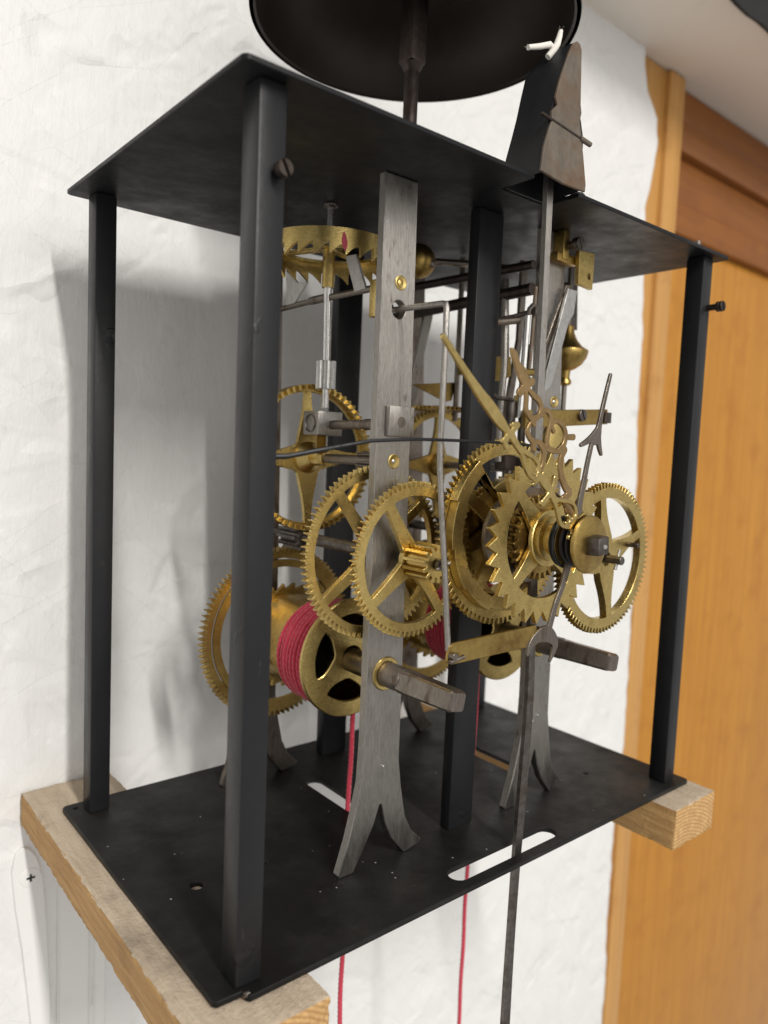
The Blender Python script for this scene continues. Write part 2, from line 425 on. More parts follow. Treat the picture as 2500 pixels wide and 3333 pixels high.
def build(name, mb, mat, parent=None, label=None, cat=None, group=None, kind=None, org=None, ang=32, fix=True):
    base = ORG[root_of(parent).name] if parent else Vector(org or (0, 0, 0))
    me = bpy.data.meshes.new(name)
    arr = (np.array(mb.v, dtype=float) - np.array(base)) * 0.001
    me.from_pydata(arr.tolist(), [], mb.f)
    mats = mat if isinstance(mat, (list, tuple)) else [mat]
    for q in mats: me.materials.append(q)
    if len(mats) > 1: me.polygons.foreach_set('material_index', mb.mi)
    if fix:
        bm = bmesh.new(); bm.from_mesh(me); bmesh.ops.recalc_face_normals(bm, faces=bm.faces); bm.to_mesh(me); bm.free()
    smoothen(me, ang); me.update()
    o = bpy.data.objects.new(name, me); COL.objects.link(o)
    if parent: o.parent = parent
    else:
        o.location = base * 0.001; ORG[o.name] = base
    if label: o['label'] = label
    if cat: o['category'] = cat
    if group: o['group'] = group
    if kind: o['kind'] = kind
    return o

def flat(loops, thick, bev=0.12):
    """closed outlines (u, v) -> vertices and faces of a bevelled plate, thickness along w, centred on w = 0"""
    cu = bpy.data.curves.new('tmp', 'CURVE'); cu.dimensions = '2D'; cu.fill_mode = 'BOTH'
    cu.extrude = max(thick / 2 - bev, 0.01); cu.bevel_depth = bev; cu.bevel_resolution = 0; cu.offset = -bev
    for L in loops:
        sp = cu.splines.new('POLY'); sp.points.add(len(L) - 1); sp.use_cyclic_u = True
        co = np.zeros((len(L), 4)); co[:, :2] = np.array(L)[:, :2]; co[:, 3] = 1
        sp.points.foreach_set('co', co.ravel())
    ob = bpy.data.objects.new('tmp', cu); COL.objects.link(ob)
    bpy.context.view_layer.update()
    dg = bpy.context.evaluated_depsgraph_get()
    me = bpy.data.meshes.new_from_object(ob.evaluated_get(dg))
    bm = bmesh.new(); bm.from_mesh(me); bmesh.ops.remove_doubles(bm, verts=bm.verts, dist=0.0005)
    bm.verts.index_update()
    vs = [q.co[:] for q in bm.verts]; fs = [[q.index for q in f.verts] for f in bm.faces]
    bm.free()
    bpy.data.objects.remove(ob); bpy.data.curves.remove(cu); bpy.data.meshes.remove(me)
    return vs, fs

def plate_y(mb, loops, y_front, thick, c=(0, 0), bev=0.12):
    """plate standing in the X-Z plane, front face at y_front"""
    vs, fs = flat(loops, thick, bev)
    return mb.add([(u + c[0], y_front + thick / 2 - w, v + c[1]) for u, v, w in vs], fs)
def plate_z(mb, loops, z_top, thick, bev=0.12):
    vs, fs = flat(loops, thick, bev)
    return mb.add([(u, v, z_top - thick / 2 + w) for u, v, w in vs], fs)
def plate_x(mb, loops, x_left, thick, bev=0.12):
    """loops of (y, z)"""
    vs, fs = flat(loops, thick, bev)
    return mb.add([(x_left + thick / 2 + w, u, v) for u, v, w in vs], fs)

def circle(cx, cy, r, n=28, a0=0.0): return [(cx + r * cos(a0 + 2 * pi * i / n), cy + r * sin(a0 + 2 * pi * i / n)) for i in range(n)]
def slot(x0, x1, y0, y1, n=8):
    """rounded slot"""
    if x1 - x0 > y1 - y0:
        r = (y1 - y0) / 2; cy = (y0 + y1) / 2
        return [(x1 - r + r * cos(t), cy + r * sin(t)) for t in np.linspace(-pi / 2, pi / 2, n)] + [(x0 + r + r * cos(t), cy + r * sin(t)) for t in np.linspace(pi / 2, 3 * pi / 2, n)]
    r = (x1 - x0) / 2; cx = (x0 + x1) / 2
    return [(cx + r * cos(t), y1 - r + r * sin(t)) for t in np.linspace(0, pi, n)] + [(cx + r * cos(t), y0 + r + r * sin(t)) for t in np.linspace(pi, 2 * pi, n)]

TOOTH = [(0.0, 0.0), (0.20, 0.0), (0.29, 0.45), (0.345, 0.74), (0.42, 0.95), (0.50, 1.0), (0.58, 0.95), (0.655, 0.74), (0.71, 0.45), (0.80, 0.0)]
TOOTH_SQ = [(0.0, 0.0), (0.22, 0.0), (0.27, 0.8), (0.34, 1.0), (0.66, 1.0), (0.73, 0.8), (0.78, 0.0)]
TOOTH_STAR = [(0.0, 0.0), (0.47, 1.0), (0.53, 1.0)]
TOOTH_SAW = [(0.0, 0.0), (0.06, 1.0), (0.14, 0.96), (0.55, 0.35)]
def gear_outline(rt, n, h, prof=TOOTH, phase=0.0, jit=0.0):
    out = []
    for i in range(n):
        e = 1 + (random.uniform(-jit, jit) if jit else 0)
        for fx, fr in prof:
            a = phase + 2 * pi * (i + fx) / n; r = rt - h + h * fr * e
            out.append((r * cos(a), r * sin(a)))
    return out
def arm_holes(ri, rh, arms, wr, wh, wm=None, n=12):
    """openings between arms: ri rim inner radius, rh hub radius, wr/wh half widths of an arm at rim and hub"""
    A = sorted([a % 360 for a in arms]); loops = []
    for i, a in enumerate(A):
        b = A[(i + 1) % len(A)] + (360 if i == len(A) - 1 else 0)
        a_, b_ = radians(a), radians(b)
        d1 = math.asin(wr / ri); d2 = min(math.asin(min(wh / rh, 0.99)), (b_ - a_) / 2 * 0.92)
        L = [(ri * cos(t), ri * sin(t)) for t in np.linspace(a_ + d1, b_ - d1, n + int((b - a) / 8))]
        def side(ang, sg, rev):
            S_ = []
            for k in range(1, 7):
                s = k / 7.0
                r = ri + (rh - ri) * s
                w = wr + (wh - wr) * (s ** 2.2) if wm is None else (wr * (1 - s) ** 2 + 2 * wm * s * (1 - s) + wh * s * s)
                d = math.asin(min(w / r, 0.98)); d = min(d, (b_ - a_) / 2 * 0.94)
                S_.append((r * cos(ang + sg * d), r * sin(ang + sg * d)))
            return S_[::-1] if rev else S_
        L += side(b_, -1, False)
        L += [(rh * cos(t), rh * sin(t)) for t in np.linspace(b_ - d2, a_ + d2, 6)]
        L += side(a_, 1, True)
        loops.append(L)
    return loops

def gear(name, parent, mat, c, y_front, thick, rt, n, h, ri, rh, arms, wr, wh, bore=0.8, prof=TOOTH, phase=0.0, wm=None, jit=0.06, bev=0.10):
    loops = [gear_outline(rt, n, h, prof, phase, jit)]
    if arms: loops += arm_holes(ri, rh, arms, wr, wh, wm)
    if bore: loops.append(circle(0, 0, bore, 16))
    return build(name, plate_y(MB(), loops, y_front, thick, c, bev), mat, parent)

def pinion(name, parent, mat, c, y0, y1, r, n, h, bore=0.0):
    loops = [gear_outline(r, n, h, TOOTH_SQ, 0.3)]
    return build(name, plate_y(MB(), loops, y0, y1 - y0, c, 0.12), mat, parent)

def arbor(name, parent, mat, c, segs, n=20):
    """stepped round bar along Y: segs = [(y0, y1, r), ...]"""
    mb = MB()
    for y0, y1, r in segs: mb.cyl((c[0], y0, c[1]), (c[0], y1, c[1]), r, None, n)
    return build(name, mb, mat, parent)

# ---- signed-distance strokes -> clean outlines (for the pierced hands)
def stroke_loops(strokes, discs=(), step=0.13, grow=1.0):
    strokes = [[(x, z, r * grow) for x, z, r in s] for s in strokes]
    P = [q for s in strokes for q in s] + [(x, z, r) for x, z, r in discs]
    x0 = min(p[0] - p[2] for p in P) - 1; x1 = max(p[0] + p[2] for p in P) + 1
    z0 = min(p[1] - p[2] for p in P) - 1; z1 = max(p[1] + p[2] for p in P) + 1
    xs = np.arange(x0, x1, step); zs = np.arange(z0, z1, step)
    X, Z = np.meshgrid(xs, zs, indexing='ij')
    D = np.full(X.shape, 9.0)
    def catmull(s):
        if len(s) < 3: return s
        out = []
        for i in range(len(s) - 1):
            a, b, c, d = s[max(i - 1, 0)], s[i], s[i + 1], s[min(i + 2, len(s) - 1)]
            for t in (0, .25, .5, .75):
                out.append(tuple(0.5 * (2 * b[k] + (c[k] - a[k]) * t + (2 * a[k] - 5 * b[k] + 4 * c[k] - d[k]) * t * t + (3 * b[k] - a[k] - 3 * c[k] + d[k]) * t ** 3) for k in range(3)))
        return out + [s[-1]]
    for s in strokes:
        s = catmull(s)
        for a, b in zip(s[:-1], s[1:]):
            ax, az, ra = a; bx, bz, rb = b
            i0, i1 = np.searchsorted(xs, [min(ax, bx) - 4, max(ax, bx) + 4]); j0, j1 = np.searchsorted(zs, [min(az, bz) - 4, max(az, bz) + 4])
            xx, zz = X[i0:i1, j0:j1], Z[i0:i1, j0:j1]
            L2 = (bx - ax) ** 2 + (bz - az) ** 2 + 1e-9
            t = np.clip(((xx - ax) * (bx - ax) + (zz - az) * (bz - az)) / L2, 0, 1)
            d = np.hypot(xx - ax - t * (bx - ax), zz - az - t * (bz - az)) - (ra + t * (rb - ra))
            D[i0:i1, j0:j1] = np.minimum(D[i0:i1, j0:j1], d)
    for x, z, r in discs: D = np.minimum(D, np.hypot(X - x, Z - z) - r)
    segs = {}
    nx, nz = D.shape
    I = D < 0
    act = np.argwhere((I[:-1, :-1].astype(int) + I[1:, :-1] + I[:-1, 1:] + I[1:, 1:]) % 4 != 0)
    def ept(i, j, hor):
        if hor:
            a, b = D[i, j], D[i + 1, j]; t = a / (a - b); return (xs[i] + t * step, zs[j])
        a, b = D[i, j], D[i, j + 1]; t = a / (a - b); return (xs[i], zs[j] + t * step)
    for i, j in act:
        k = I[i, j] | I[i + 1, j] << 1 | I[i + 1, j + 1] << 2 | I[i, j + 1] << 3
        e = {'b': (i, j, 1), 'r': (i + 1, j, 0), 't': (i, j + 1, 1), 'l': (i, j, 0)}
        tab = {1: ['lb'], 2: ['br'], 3: ['lr'], 4: ['rt'], 5: ['lt', 'rb'], 6: ['bt'], 7: ['lt'], 8: ['tl'], 9: ['tb'], 10: ['bl', 'tr'], 11: ['tr'], 12: ['rl'], 13: ['rb'], 14: ['bl']}[int(k)]
        for q in tab: segs[e[q[0]]] = e[q[1]]
    loops = []
    while segs:
        a = next(iter(segs)); L = [a]; b = segs.pop(a)
        while b != a and b in segs: L.append(b); b = segs.pop(b)
        if len(L) > 10: loops.append([ept(*q) for q in L][::2])
    return loops

def copy_tree(o, parent=None, dx=0.0, dy=0.0, dz=0.0, label=None):
    c = o.copy(); COL.objects.link(c)
    if parent: c.parent = parent
    else:
        c.location = o.location + Vector((dx, dy, dz)) * 0.001
        ORG[c.name] = ORG[o.name] + Vector((dx, dy, dz))
        if label: c['label'] = label
    for ch in list(o.children): copy_tree(ch, c)
    return c

# ------------------------------------------------------------------ the setting
def x_right(z):
    zs = [-0.60, -0.34, -0.18, -0.10, -0.03, 0.10, 0.30, 0.352, 0.385, 0.405, 0.422, 0.438, 0.455, 0.470]
    xs = [0.466, 0.4675, 0.464, 0.470, 0.4720, 0.464, 0.452, 0.4455, 0.455, 0.4585, 0.456, 0.440, 0.432, 0.430]
    return np.interp(z, zs, xs)

def make_wall():
    fx = np.arange(-0.14, 0.4801, 0.0012); cx = np.concatenate([np.arange(-0.9, -0.14, 0.02), fx])
    fz = np.arange(-0.46, 0.4681, 0.0012); cz = np.concatenate([np.arange(-0.9, -0.46, 0.02), fz])
    nx, nz = len(cx), len(cz)
    X, Z = np.meshgrid(cx, cz, indexing='ij')
    H = np.zeros(X.shape)
    rng = np.random.default_rng(5)
    for k in range(1500):   # pressed wood strands, each laid over the ones before
        x, z = rng.uniform(-0.2, 0.5), rng.uniform(-0.5, 0.5)
        L = rng.uniform(0.018, 0.065); W = rng.uniform(0.003, 0.013); a = rng.uniform(0, pi)
        i0, i1 = np.searchsorted(cx, [x - L, x + L]); j0, j1 = np.searchsorted(cz, [z - L, z + L])
        if i1 - i0 < 2 or j1 - j0 < 2: continue
        xx, zz = X[i0:i1, j0:j1] - x, Z[i0:i1, j0:j1] - z
        u = xx * cos(a) + zz * sin(a); v = -xx * sin(a) + zz * cos(a)
        v = v + 0.0012 * np.sin(u * rng.uniform(60, 200) + rng.uniform(0, 6))
        msk = (np.abs(u) < L * (0.9 + 0.1 * np.sin(v * 900))) & (np.abs(v) < W)
        sub = H[i0:i1, j0:j1]
        if not msk.any(): continue
        h = 0.35 * sub + rng.normal(0, 0.00016) + v * rng.normal(0, 0.013) + u * rng.normal(0, 0.002)
        sub[msk] = h[msk]
    for k in range(90):    # lifted slivers and wrinkles
        x, z = rng.uniform(-0.1, 0.45), rng.uniform(-0.4, 0.45)
        L = rng.uniform(0.004, 0.03); W = rng.uniform(0.0008, 0.002); a = rng.uniform(0, pi)
        i0, i1 = np.searchsorted(cx, [x - L, x + L]); j0, j1 = np.searchsorted(cz, [z - L, z + L])
        if i1 - i0 < 2 or j1 - j0 < 2: continue
        xx, zz = X[i0:i1, j0:j1] - x, Z[i0:i1, j0:j1] - z
        u = xx * cos(a) + zz * sin(a); v = -xx * sin(a) + zz * cos(a) + 0.001 * np.sin(xx * 400)
        H[i0:i1, j0:j1] += rng.uniform(0.0002, 0.0006) * np.exp(-(v / W) ** 2) * np.clip(1 - (u / L) ** 2, 0, 1) * rng.choice([1, -1])
    H = (H + np.roll(H, 1, 0) + np.roll(H, 1, 1) + np.roll(np.roll(H, 1, 0), 1, 1)) / 4
    H += 0.0006 * np.sin(X * 9 + 1) * np.cos(Z * 7)
    edge = x_right(Z) + 0.0006 * np.sin(Z * 260) * np.sin(Z * 41) + 0.001 * np.sin(Z * 57)
    XX = np.where(X > 0.30, 0.30 + (X - 0.30) * (edge - 0.30) / (cx[-1] - 0.30), X)
    V = np.stack([XX, 0.169 - H, Z], -1).reshape(-1, 3)
    ii = np.arange(nx * nz).reshape(nx, nz)
    F = np.stack([ii[:-1, :-1], ii[1:, :-1], ii[1:, 1:], ii[:-1, 1:]], -1).reshape(-1, 4)
    # a return at the right edge so that the panel has depth
    r = ii[-1, :]; base = len(V)
    V = np.concatenate([V, np.stack([V[r, 0], np.full(nz, 0.185), V[r, 2]], -1)])
    q = np.arange(nz) + base
    F = np.concatenate([F, np.stack([r[:-1], q[:-1], q[1:], r[1:]], -1)])
    me = bpy.data.meshes.new('wall')
    me.vertices.add(len(V)); me.vertices.foreach_set('co', V.ravel())
    me.loops.add(F.size); me.loops.foreach_set('vertex_index', F.ravel().astype(np.int32))
    me.polygons.add(len(F)); me.polygons.foreach_set('loop_start', np.arange(0, F.size, 4, dtype=np.int32))
    me.polygons.foreach_set('loop_total', np.full(len(F), 4, dtype=np.int32))
    me.update(calc_edges=True); me.validate()
    me.polygons.foreach_set('use_smooth', [True] * len(F))
    me.materials.append(WALL)
    o = bpy.data.objects.new('wall', me); COL.objects.link(o)
    o['kind'] = 'structure'; o['label'] = 'white painted strand board wall behind the clock'
make_wall()
build('soffit', MB().box(-900, 1400, 97, 200, 468.5, 500, 1.5), SOFFIT, kind='structure', label='beige underside of the boxing above the door')
mbv = MB()
for i in range(60):     # irregular lower edge of the black cloth
    x0, x1 = 150 + i * 16, 150 + (i + 1) * 16
    d0, d1 = 1.0 * sin(i * 1.7) + .8 * sin(i * .6), 1.0 * sin((i + 1) * 1.7) + .8 * sin((i + 1) * .6)
    mbv.add([(x0, 96, 466 + d0), (x1, 96, 466 + d1), (x1, 96, 520), (x0, 96, 520), (x0, 92, 464 + d0), (x1, 92, 464 + d1), (x1, 88, 520), (x0, 88, 520)],
            [(0, 1, 2, 3), (4, 5, 6, 7), (0, 1, 5, 4)])
build('black_cloth', mbv, CLOTH, label='black cloth hanging along the edge of the beige boxing', cat='cloth', org=(600, 92, 466), fix=False)

door = thing('door', 'orange varnished wooden door right of the white wall', 'door', (760, 190, -900))
build('door_leaf', MB().box(497.5, 1400, 186, 215, -900, 349, 1), DOOR_WOOD, door)
frame = thing('door_frame', 'pine door frame with shade-darkened stepped head boards', 'door frame', (475, 180, -900))
build('jamb', MB().box(428, 476, 174.5, 205, -900, 468, 1.2), TRIM_WOOD, frame)
build('jamb', MB().box(474, 497, 170.5, 205.5, -899, 467.5, 1.2), TRIM_WOOD, frame)
build('head_board', MB().box(497.3, 1400, 181, 206, 441, 468, 1.2), HEADER_WOOD, frame)
build('head_board', MB().box(497.3, 1400, 176.5, 206, 415.5, 440.8, 1.5), HEADER_WOOD, frame)
build('head_board', MB().box(497.3, 1400, 184, 206, 374.5, 415.3, 1.2), HEADER_WOOD, frame)
build('head_board', MB().box(497.3, 1400, 178, 206, 349.5, 374.3, 1.5), HEADER_WOOD, frame)

# ---- wooden rails carrying the clock
def rail(x0, x1, y0, y1, z0, z1, label, seed):
    rg = np.random.default_rng(seed)
    bm = bmesh.new(); bmesh.ops.create_cube(bm, size=1)
    for q in bm.verts: q.co = Vector((x0 + (q.co.x + .5) * (x1 - x0), y0 + (q.co.y + .5) * (y1 - y0), z0 + (q.co.z + .5) * (z1 - z0)))
    bmesh.ops.bevel(bm, geom=bm.edges[:], offset=0.7, segments=2, profile=0.5, affect='EDGES')
    ysp = np.linspace(y0, y1, 90)[1:-1]
    for y in ysp: bmesh.ops.bisect_plane(bm, geom=bm.verts[:] + bm.edges[:] + bm.faces[:], plane_co=(0, y, 0), plane_no=(0, 1, 0))
    for x in np.linspace(x0, x1, 22)[1:-1]: bmesh.ops.bisect_plane(bm, geom=bm.verts[:] + bm.edges[:] + bm.faces[:], plane_co=(x, 0, 0), plane_no=(1, 0, 0))
    for z in np.linspace(z0, z1, 9)[1:-1]: bmesh.ops.bisect_plane(bm, geom=bm.verts[:] + bm.edges[:] + bm.faces[:], plane_co=(0, 0, z), plane_no=(0, 0, 1))
    bm.normal_update()
    ph = rg.uniform(0, 6, 6)
    for q in bm.verts:
        x, y, z = q.co
        onedge = (min(abs(x - x0), abs(x - x1)) < 1.2) + (min(abs(z - z0), abs(z - z1)) < 1.2) + (min(abs(y - y0), abs(y - y1)) < 1.2)
        a = 0.10 if onedge < 2 else 0.34
        s = sin(y * .23 + ph[0]) + .6 * sin(y * .61 + x * .3 + ph[1]) + .5 * sin(z * .9 + y * .11 + ph[2]) + rg.normal(0, .6)
        if z > z1 - 0.8 and onedge < 2: s = min(s, 0)
        q.co -= q.normal * a * abs(s)
    mb = MB(); bm.verts.index_update(); bm.normal_update()
    fs = [[q.index for q in f.verts] for f in bm.faces]
    mi = [0 if f.normal.z > .6 else (2 if abs(f.normal.y) > .6 else 1) for f in bm.faces]
    mb.v = [q.co[:] for q in bm.verts]; mb.f = fs; mb.mi = mi; bm.free()
    return build('wooden_rail', mb, [WOOD_TOP, WOOD_SIDE, WOOD_END], label=label, cat='wooden rail', group='rough wooden rails under the clock', org=((x0 + x1) / 2, y0, z0), ang=40)
rail(-9.2, 29.4, -11.0, 168.0, -17.0, -2.15, 'rough wooden rail under the near left end of the black base plate', 3)
rail(218.0, 254.0, -11.5, 168.0, -21.0, -2.15, 'rough wooden rail under the far right end of the black base plate', 9)

# ---- white boards fixed to the wall below the left rail
wb = thing('white_board', 'white painted board with rounded top screwed to the wall under the left rail', 'board', (-6, 160, -60))
ol = [(6, -300), (3.6, -99), (1.6, -60), (0, -42), (-2.5, -33), (-5.5, -28.6), (-8.5, -27.4), (-11.0, -29.4), (-12.6, -37.9), (-11.1, -55), (-8.4, -74), (-4.8, -110), (-2.0, -160), (2, -300)]
build('board', plate_y(MB(), [ol[::-1]], 166.6, 4.0, (0, 0), 0.4), BOARD_WHITE, wb)
sc = MB().lathe([(0, -0.2), (2.4, -0.25), (4.2, -0.1), (4.6, 0.3), (4.6, 1.0)], 'Y', (-5.0, 166.45, -42.0), 30, False)
so = build('screw', sc, BOARD_WHITE, wb)
build('screw_recess_shade', MB().box(-6.8, -3.2, 166.1, 166.5, -42.45, -41.55).box(-5.45, -4.55, 166.07, 166.5, -43.7, -40.3), RUBBER, so)  # black cross painted for the shade inside the screw's recess
b2 = build('white_batten', plate_y(MB(), [[(6.8, -300), (6.8, -21.5), (21.5, -21.5), (21.5, -300)]], 166.8, 4.0, (0, 0), 1.2), BOARD_WHITE, label='wide white batten beside the rounded board, scuffed grey', cat='batten', org=(13, 165, -300))
b3 = build('white_strip', plate_y(MB(), [[(23.0, -300), (23.0, -21.5), (29.5, -21.5), (29.5, -300)]], 167.4, 4.0, (0, 0), 1.2), BOARD_WHITE, label='narrow white strip on the wall below the base plate', cat='strip', org=(26, 166, -300))

# ------------------------------------------------------------------ the black cage
cage = thing('clock_cage', 'black painted iron cage of the clock with plates, pillars and steel bars', 'clock frame', (125, 70, 0))
def rrect(x0, x1, y0, y1, r=2.0, n=4):
    out = []
    for cx, cy, a in ((x1 - r, y0 + r, -pi / 2), (x1 - r, y1 - r, 0), (x0 + r, y1 - r, pi / 2), (x0 + r, y0 + r, pi)):
        out += [(cx + r * cos(a + t), cy + r * sin(a + t)) for t in np.linspace(0, pi / 2, n)]
    return out
bo = rrect(0, 250, 0, 140)
bo = bo[:-4] + [(0, 4.6), (1.0, 3.4), (8.3, 3.0), (8.6, 1.2), (9.4, 0)]
build('base_plate', plate_z(MB(), [bo, slot(95.2, 102.6, 66, 103), slot(96.0, 154.8, 4.6, 12.4), slot(183.6, 191.6, 52, 100), circle(20.5, 56.8, 2.3), circle(46.6, 55.7, 1.2), circle(4.4, 135.6, 1.1), circle(213, 33.3, 1.3)], 0, 2.0, 0.3), BLACK_PLATE, cage)
to = rrect(0, 250, 0, 140)
to = [(134.7, 0)] + to + [(110.0, 0), (110.0, 15), (134.7, 15)]
build('top_plate', plate_z(MB(), [to], 247.6, 1.6, 0.25), BLACK_SHEET, cage)
for (x, y) in ((105.5, 9.5), (140.6, 5.0)):
    build('bolt_head', MB().lathe([(0, 2.2), (2.2, 2.1), (2.9, 1.4), (3.1, 0), (0, 0)], 'Z', (x, y, 247.6), 24, False), BLACK, cage)
build('stud', MB().cyl((238.5, 10, 247), (238.5, 10, 254), 1.5), STEEL_DULL, cage)
PIL = [(7.0, 15.4, 4.4, 13.4), (7.2, 15.4, 127.0, 135.8), (234.6, 243.0, 4.0, 12.6), (234.6, 243.0, 127.0, 135.6), (118.3, 131.9, 32.2, 37.6), (118.2, 132.6, 121.0, 127.0)]
pills = []
for x0, x1, y0, y1 in PIL: pills.append(build('pillar', MB().box(x0, x1, y0, y1, 0.05, 245.95, 0.7), BLACK, cage))
def slotted_screw(c, r, L, parent, mat, name='screw', ax='Y'):
    mb = MB().cyl((c[0], c[1] + 1.5, c[2]), (c[0], c[1] - L + 2.2, c[2]), r * .62)
    for s in (-1, 1):
        L_ = [(s * 0.35, -math.sqrt(r * r - .12))] + [(s * r * cos(t), r * sin(t)) for t in np.linspace(-pi / 2 + .18, pi / 2 - .18, 10)] + [(s * 0.35, math.sqrt(r * r - .12))]
        a = 0.5
        L_ = [(u * cos(a) - v * sin(a), u * sin(a) + v * cos(a)) for u, v in L_]
        plate_y(mb, [L_], c[1] - L, 1.4, (c[0], c[2]), 0.15)
    mb.cyl((c[0], c[1] - L + 1.35, c[2]), (c[0], c[1] - L + 3.0, c[2]), r)
    return build(name, mb, mat, parent)
slotted_screw((12.8, 4.4, 223.6), 2.25, 4.4, pills[0], IRON_POST)
slotted_screw((240.5, 4.0, 223.6), 2.3, 7.5, pills[2], IRON_POST)
build('hole', MB().cyl((11.2, 127.3, 103), (11.2, 126.93, 103), 1.0, None, 16, .02), RUBBER, pills[1])  # flush black disc, painted for the dark inside of a small hole
build('weld', MB().cyl((9.2, 3.2, -1.6), (9.4, 1.0, 0.0), 1.2, 0.9, 12, .4), STEEL_DULL, cage)

# ---- upright steel bars with split, splayed feet
BAR = [(70.8, 245.9), (71.3, 120), (71.5, 48.8), (70.9, 33), (69.0, 24), (66.3, 13), (62.3, 1.0), (62.6, 0.05), (68.4, 0.05), (69.2, 0.6), (73.5, 8.0), (77.6, 15.5), (80.0, 22.5), (80.9, 22.5),
       (82.6, 15.5), (86.2, 8.0), (92.6, 0.4), (93.4, 0.05), (101.4, 1.6), (101.8, 2.8), (96.5, 8.0), (92.9, 15.0), (90.4, 26.5), (88.6, 38), (88.4, 60), (87.6, 120), (85.4, 245.9)]
def bar(dx, lean, y, th, mat, holes=()):
    L = [(x + dx + lean * (z / 246.0) ** 2, z) for x, z in BAR]
    return build('upright_bar', plate_y(MB(), [L[::-1]] + [circle(hx, hz, hr, 24) for hx, hz, hr in holes], y, th, (0, 0), 0.3), mat, cage)
bar1 = bar(0, 0, 31.0, 3.6, STEEL, [(79.0, 201.5, 3.1), (80.2, 72.0, 6.0)])
bar2 = bar(89.0, -5.2, 31.0, 3.6, STEEL, [(168.7, 71.5, 6.0)])
bar3 = bar(-0.5, 0, 117.8, 3.6, STEEL_DULL)
bar4 = bar(88.5, -4.5, 117.8, 3.6, STEEL_DULL)
def bush(x, z, r, parent, y=31.0, pin=0.8):
    mb = MB().lathe([(r, 0.2), (r, -0.30), (r * .90, -0.40), (r * .62, -0.22), (r * .34, -0.06), (0, -0.05)], 'Y', (x, y, z), 28, False)
    b = build('bushing', mb, BRASS, parent)
    if pin:
        build('pivot', MB().lathe([(0, -.42), (pin * .6, -.36), (pin, -.1), (pin, .05)], 'Y', (x, y, z), 14, False), STEEL_BRIGHT if pin < 1 else BRASS, b)
bush(79.2, 210.6, 2.5, bar1, pin=1.2); bush(79.5, 148.8, 2.6, bar1); bush(168.0, 176.3, 2.5, bar2); bush(163.2, 235.8, 2.2, bar2)
for bx, bz, pr_ in ((80.2, 72.0, bar1), (168.7, 71.5, bar2)):
    build('bushing', MB().lathe([(4.75, -.5), (5.9, -.45), (6.2, -.1), (6.2, 3.2), (4.75, 3.2)], 'Y', (bx, 31.0, bz), 32), BRASS, pr_)
build('rivet', MB().lathe([(0, -.35), (.5, -.2), (.6, .1)], 'Y', (80.9, 30.95, 37.0), 12, False), STEEL_BRIGHT, bar1)
for x, z in ((166.5, 36.4), (170.0, 38.4)): build('rivet', MB().lathe([(0, -.4), (.6, -.25), (.8, .1)], 'Y', (x, 30.95, z), 12, False), STEEL_BRIGHT, bar2)
# square nut plate on the near bar, carrying the arm of the lower escape-wheel bearing
nutp = build('nut_plate', MB().box(74.8, 86.3, 28.6, 30.9, 157.6, 168.2, 0.35), STEEL, bar1)
build('rivet', MB().lathe([(0, -.12), (1.9, -.1), (2.0, .1)], 'Y', (80.4, 28.6, 162.6), 24, False), STEEL_DULL, nutp)
pot = thing('bearing_arm', 'steel bearing block on a round arm below the vertical escape shaft', 'bearing', (79, 70, 156))
build('block', MB().box(72.6, 84.2, 68.6, 79.0, 157.4, 166.8, 0.4), STEEL, pot)
build('socket', MB().lathe([(3.5, -.25), (3.3, -.3), (2.6, .9), (1.2, 2.2), (0, 2.4)], 'X', (72.4, 73.8, 162.0), 28, False), STEEL_DARK, pot)
build('arm', MB().cyl((79.5, 68.8, 161.6), (79.5, 48, 161.8), 1.75).cyl((79.5, 48, 161.8), (79.5, 34.7, 161.8), 2.05), STEEL_DULL, pot)
sp_ = MB().cyl((78.4, 74.2, 151.6), (78.4, 74.2, 157.4), 1.75, None, 20)
for k in range(8): sp_.lathe([(1.75, -.3), (2.05, 0), (1.75, .3)], 'Z', (78.4, 74.2, 152.6 + k * .62), 18, False)
sp_.lathe([(0, -.9), (2.2, -.8), (3.1, -.2), (3.1, .3), (0, .4)], 'Z', (78.4, 74.2, 151.4), 24, False)
build('adjusting_screw', sp_, BRASS_OLD, pot)

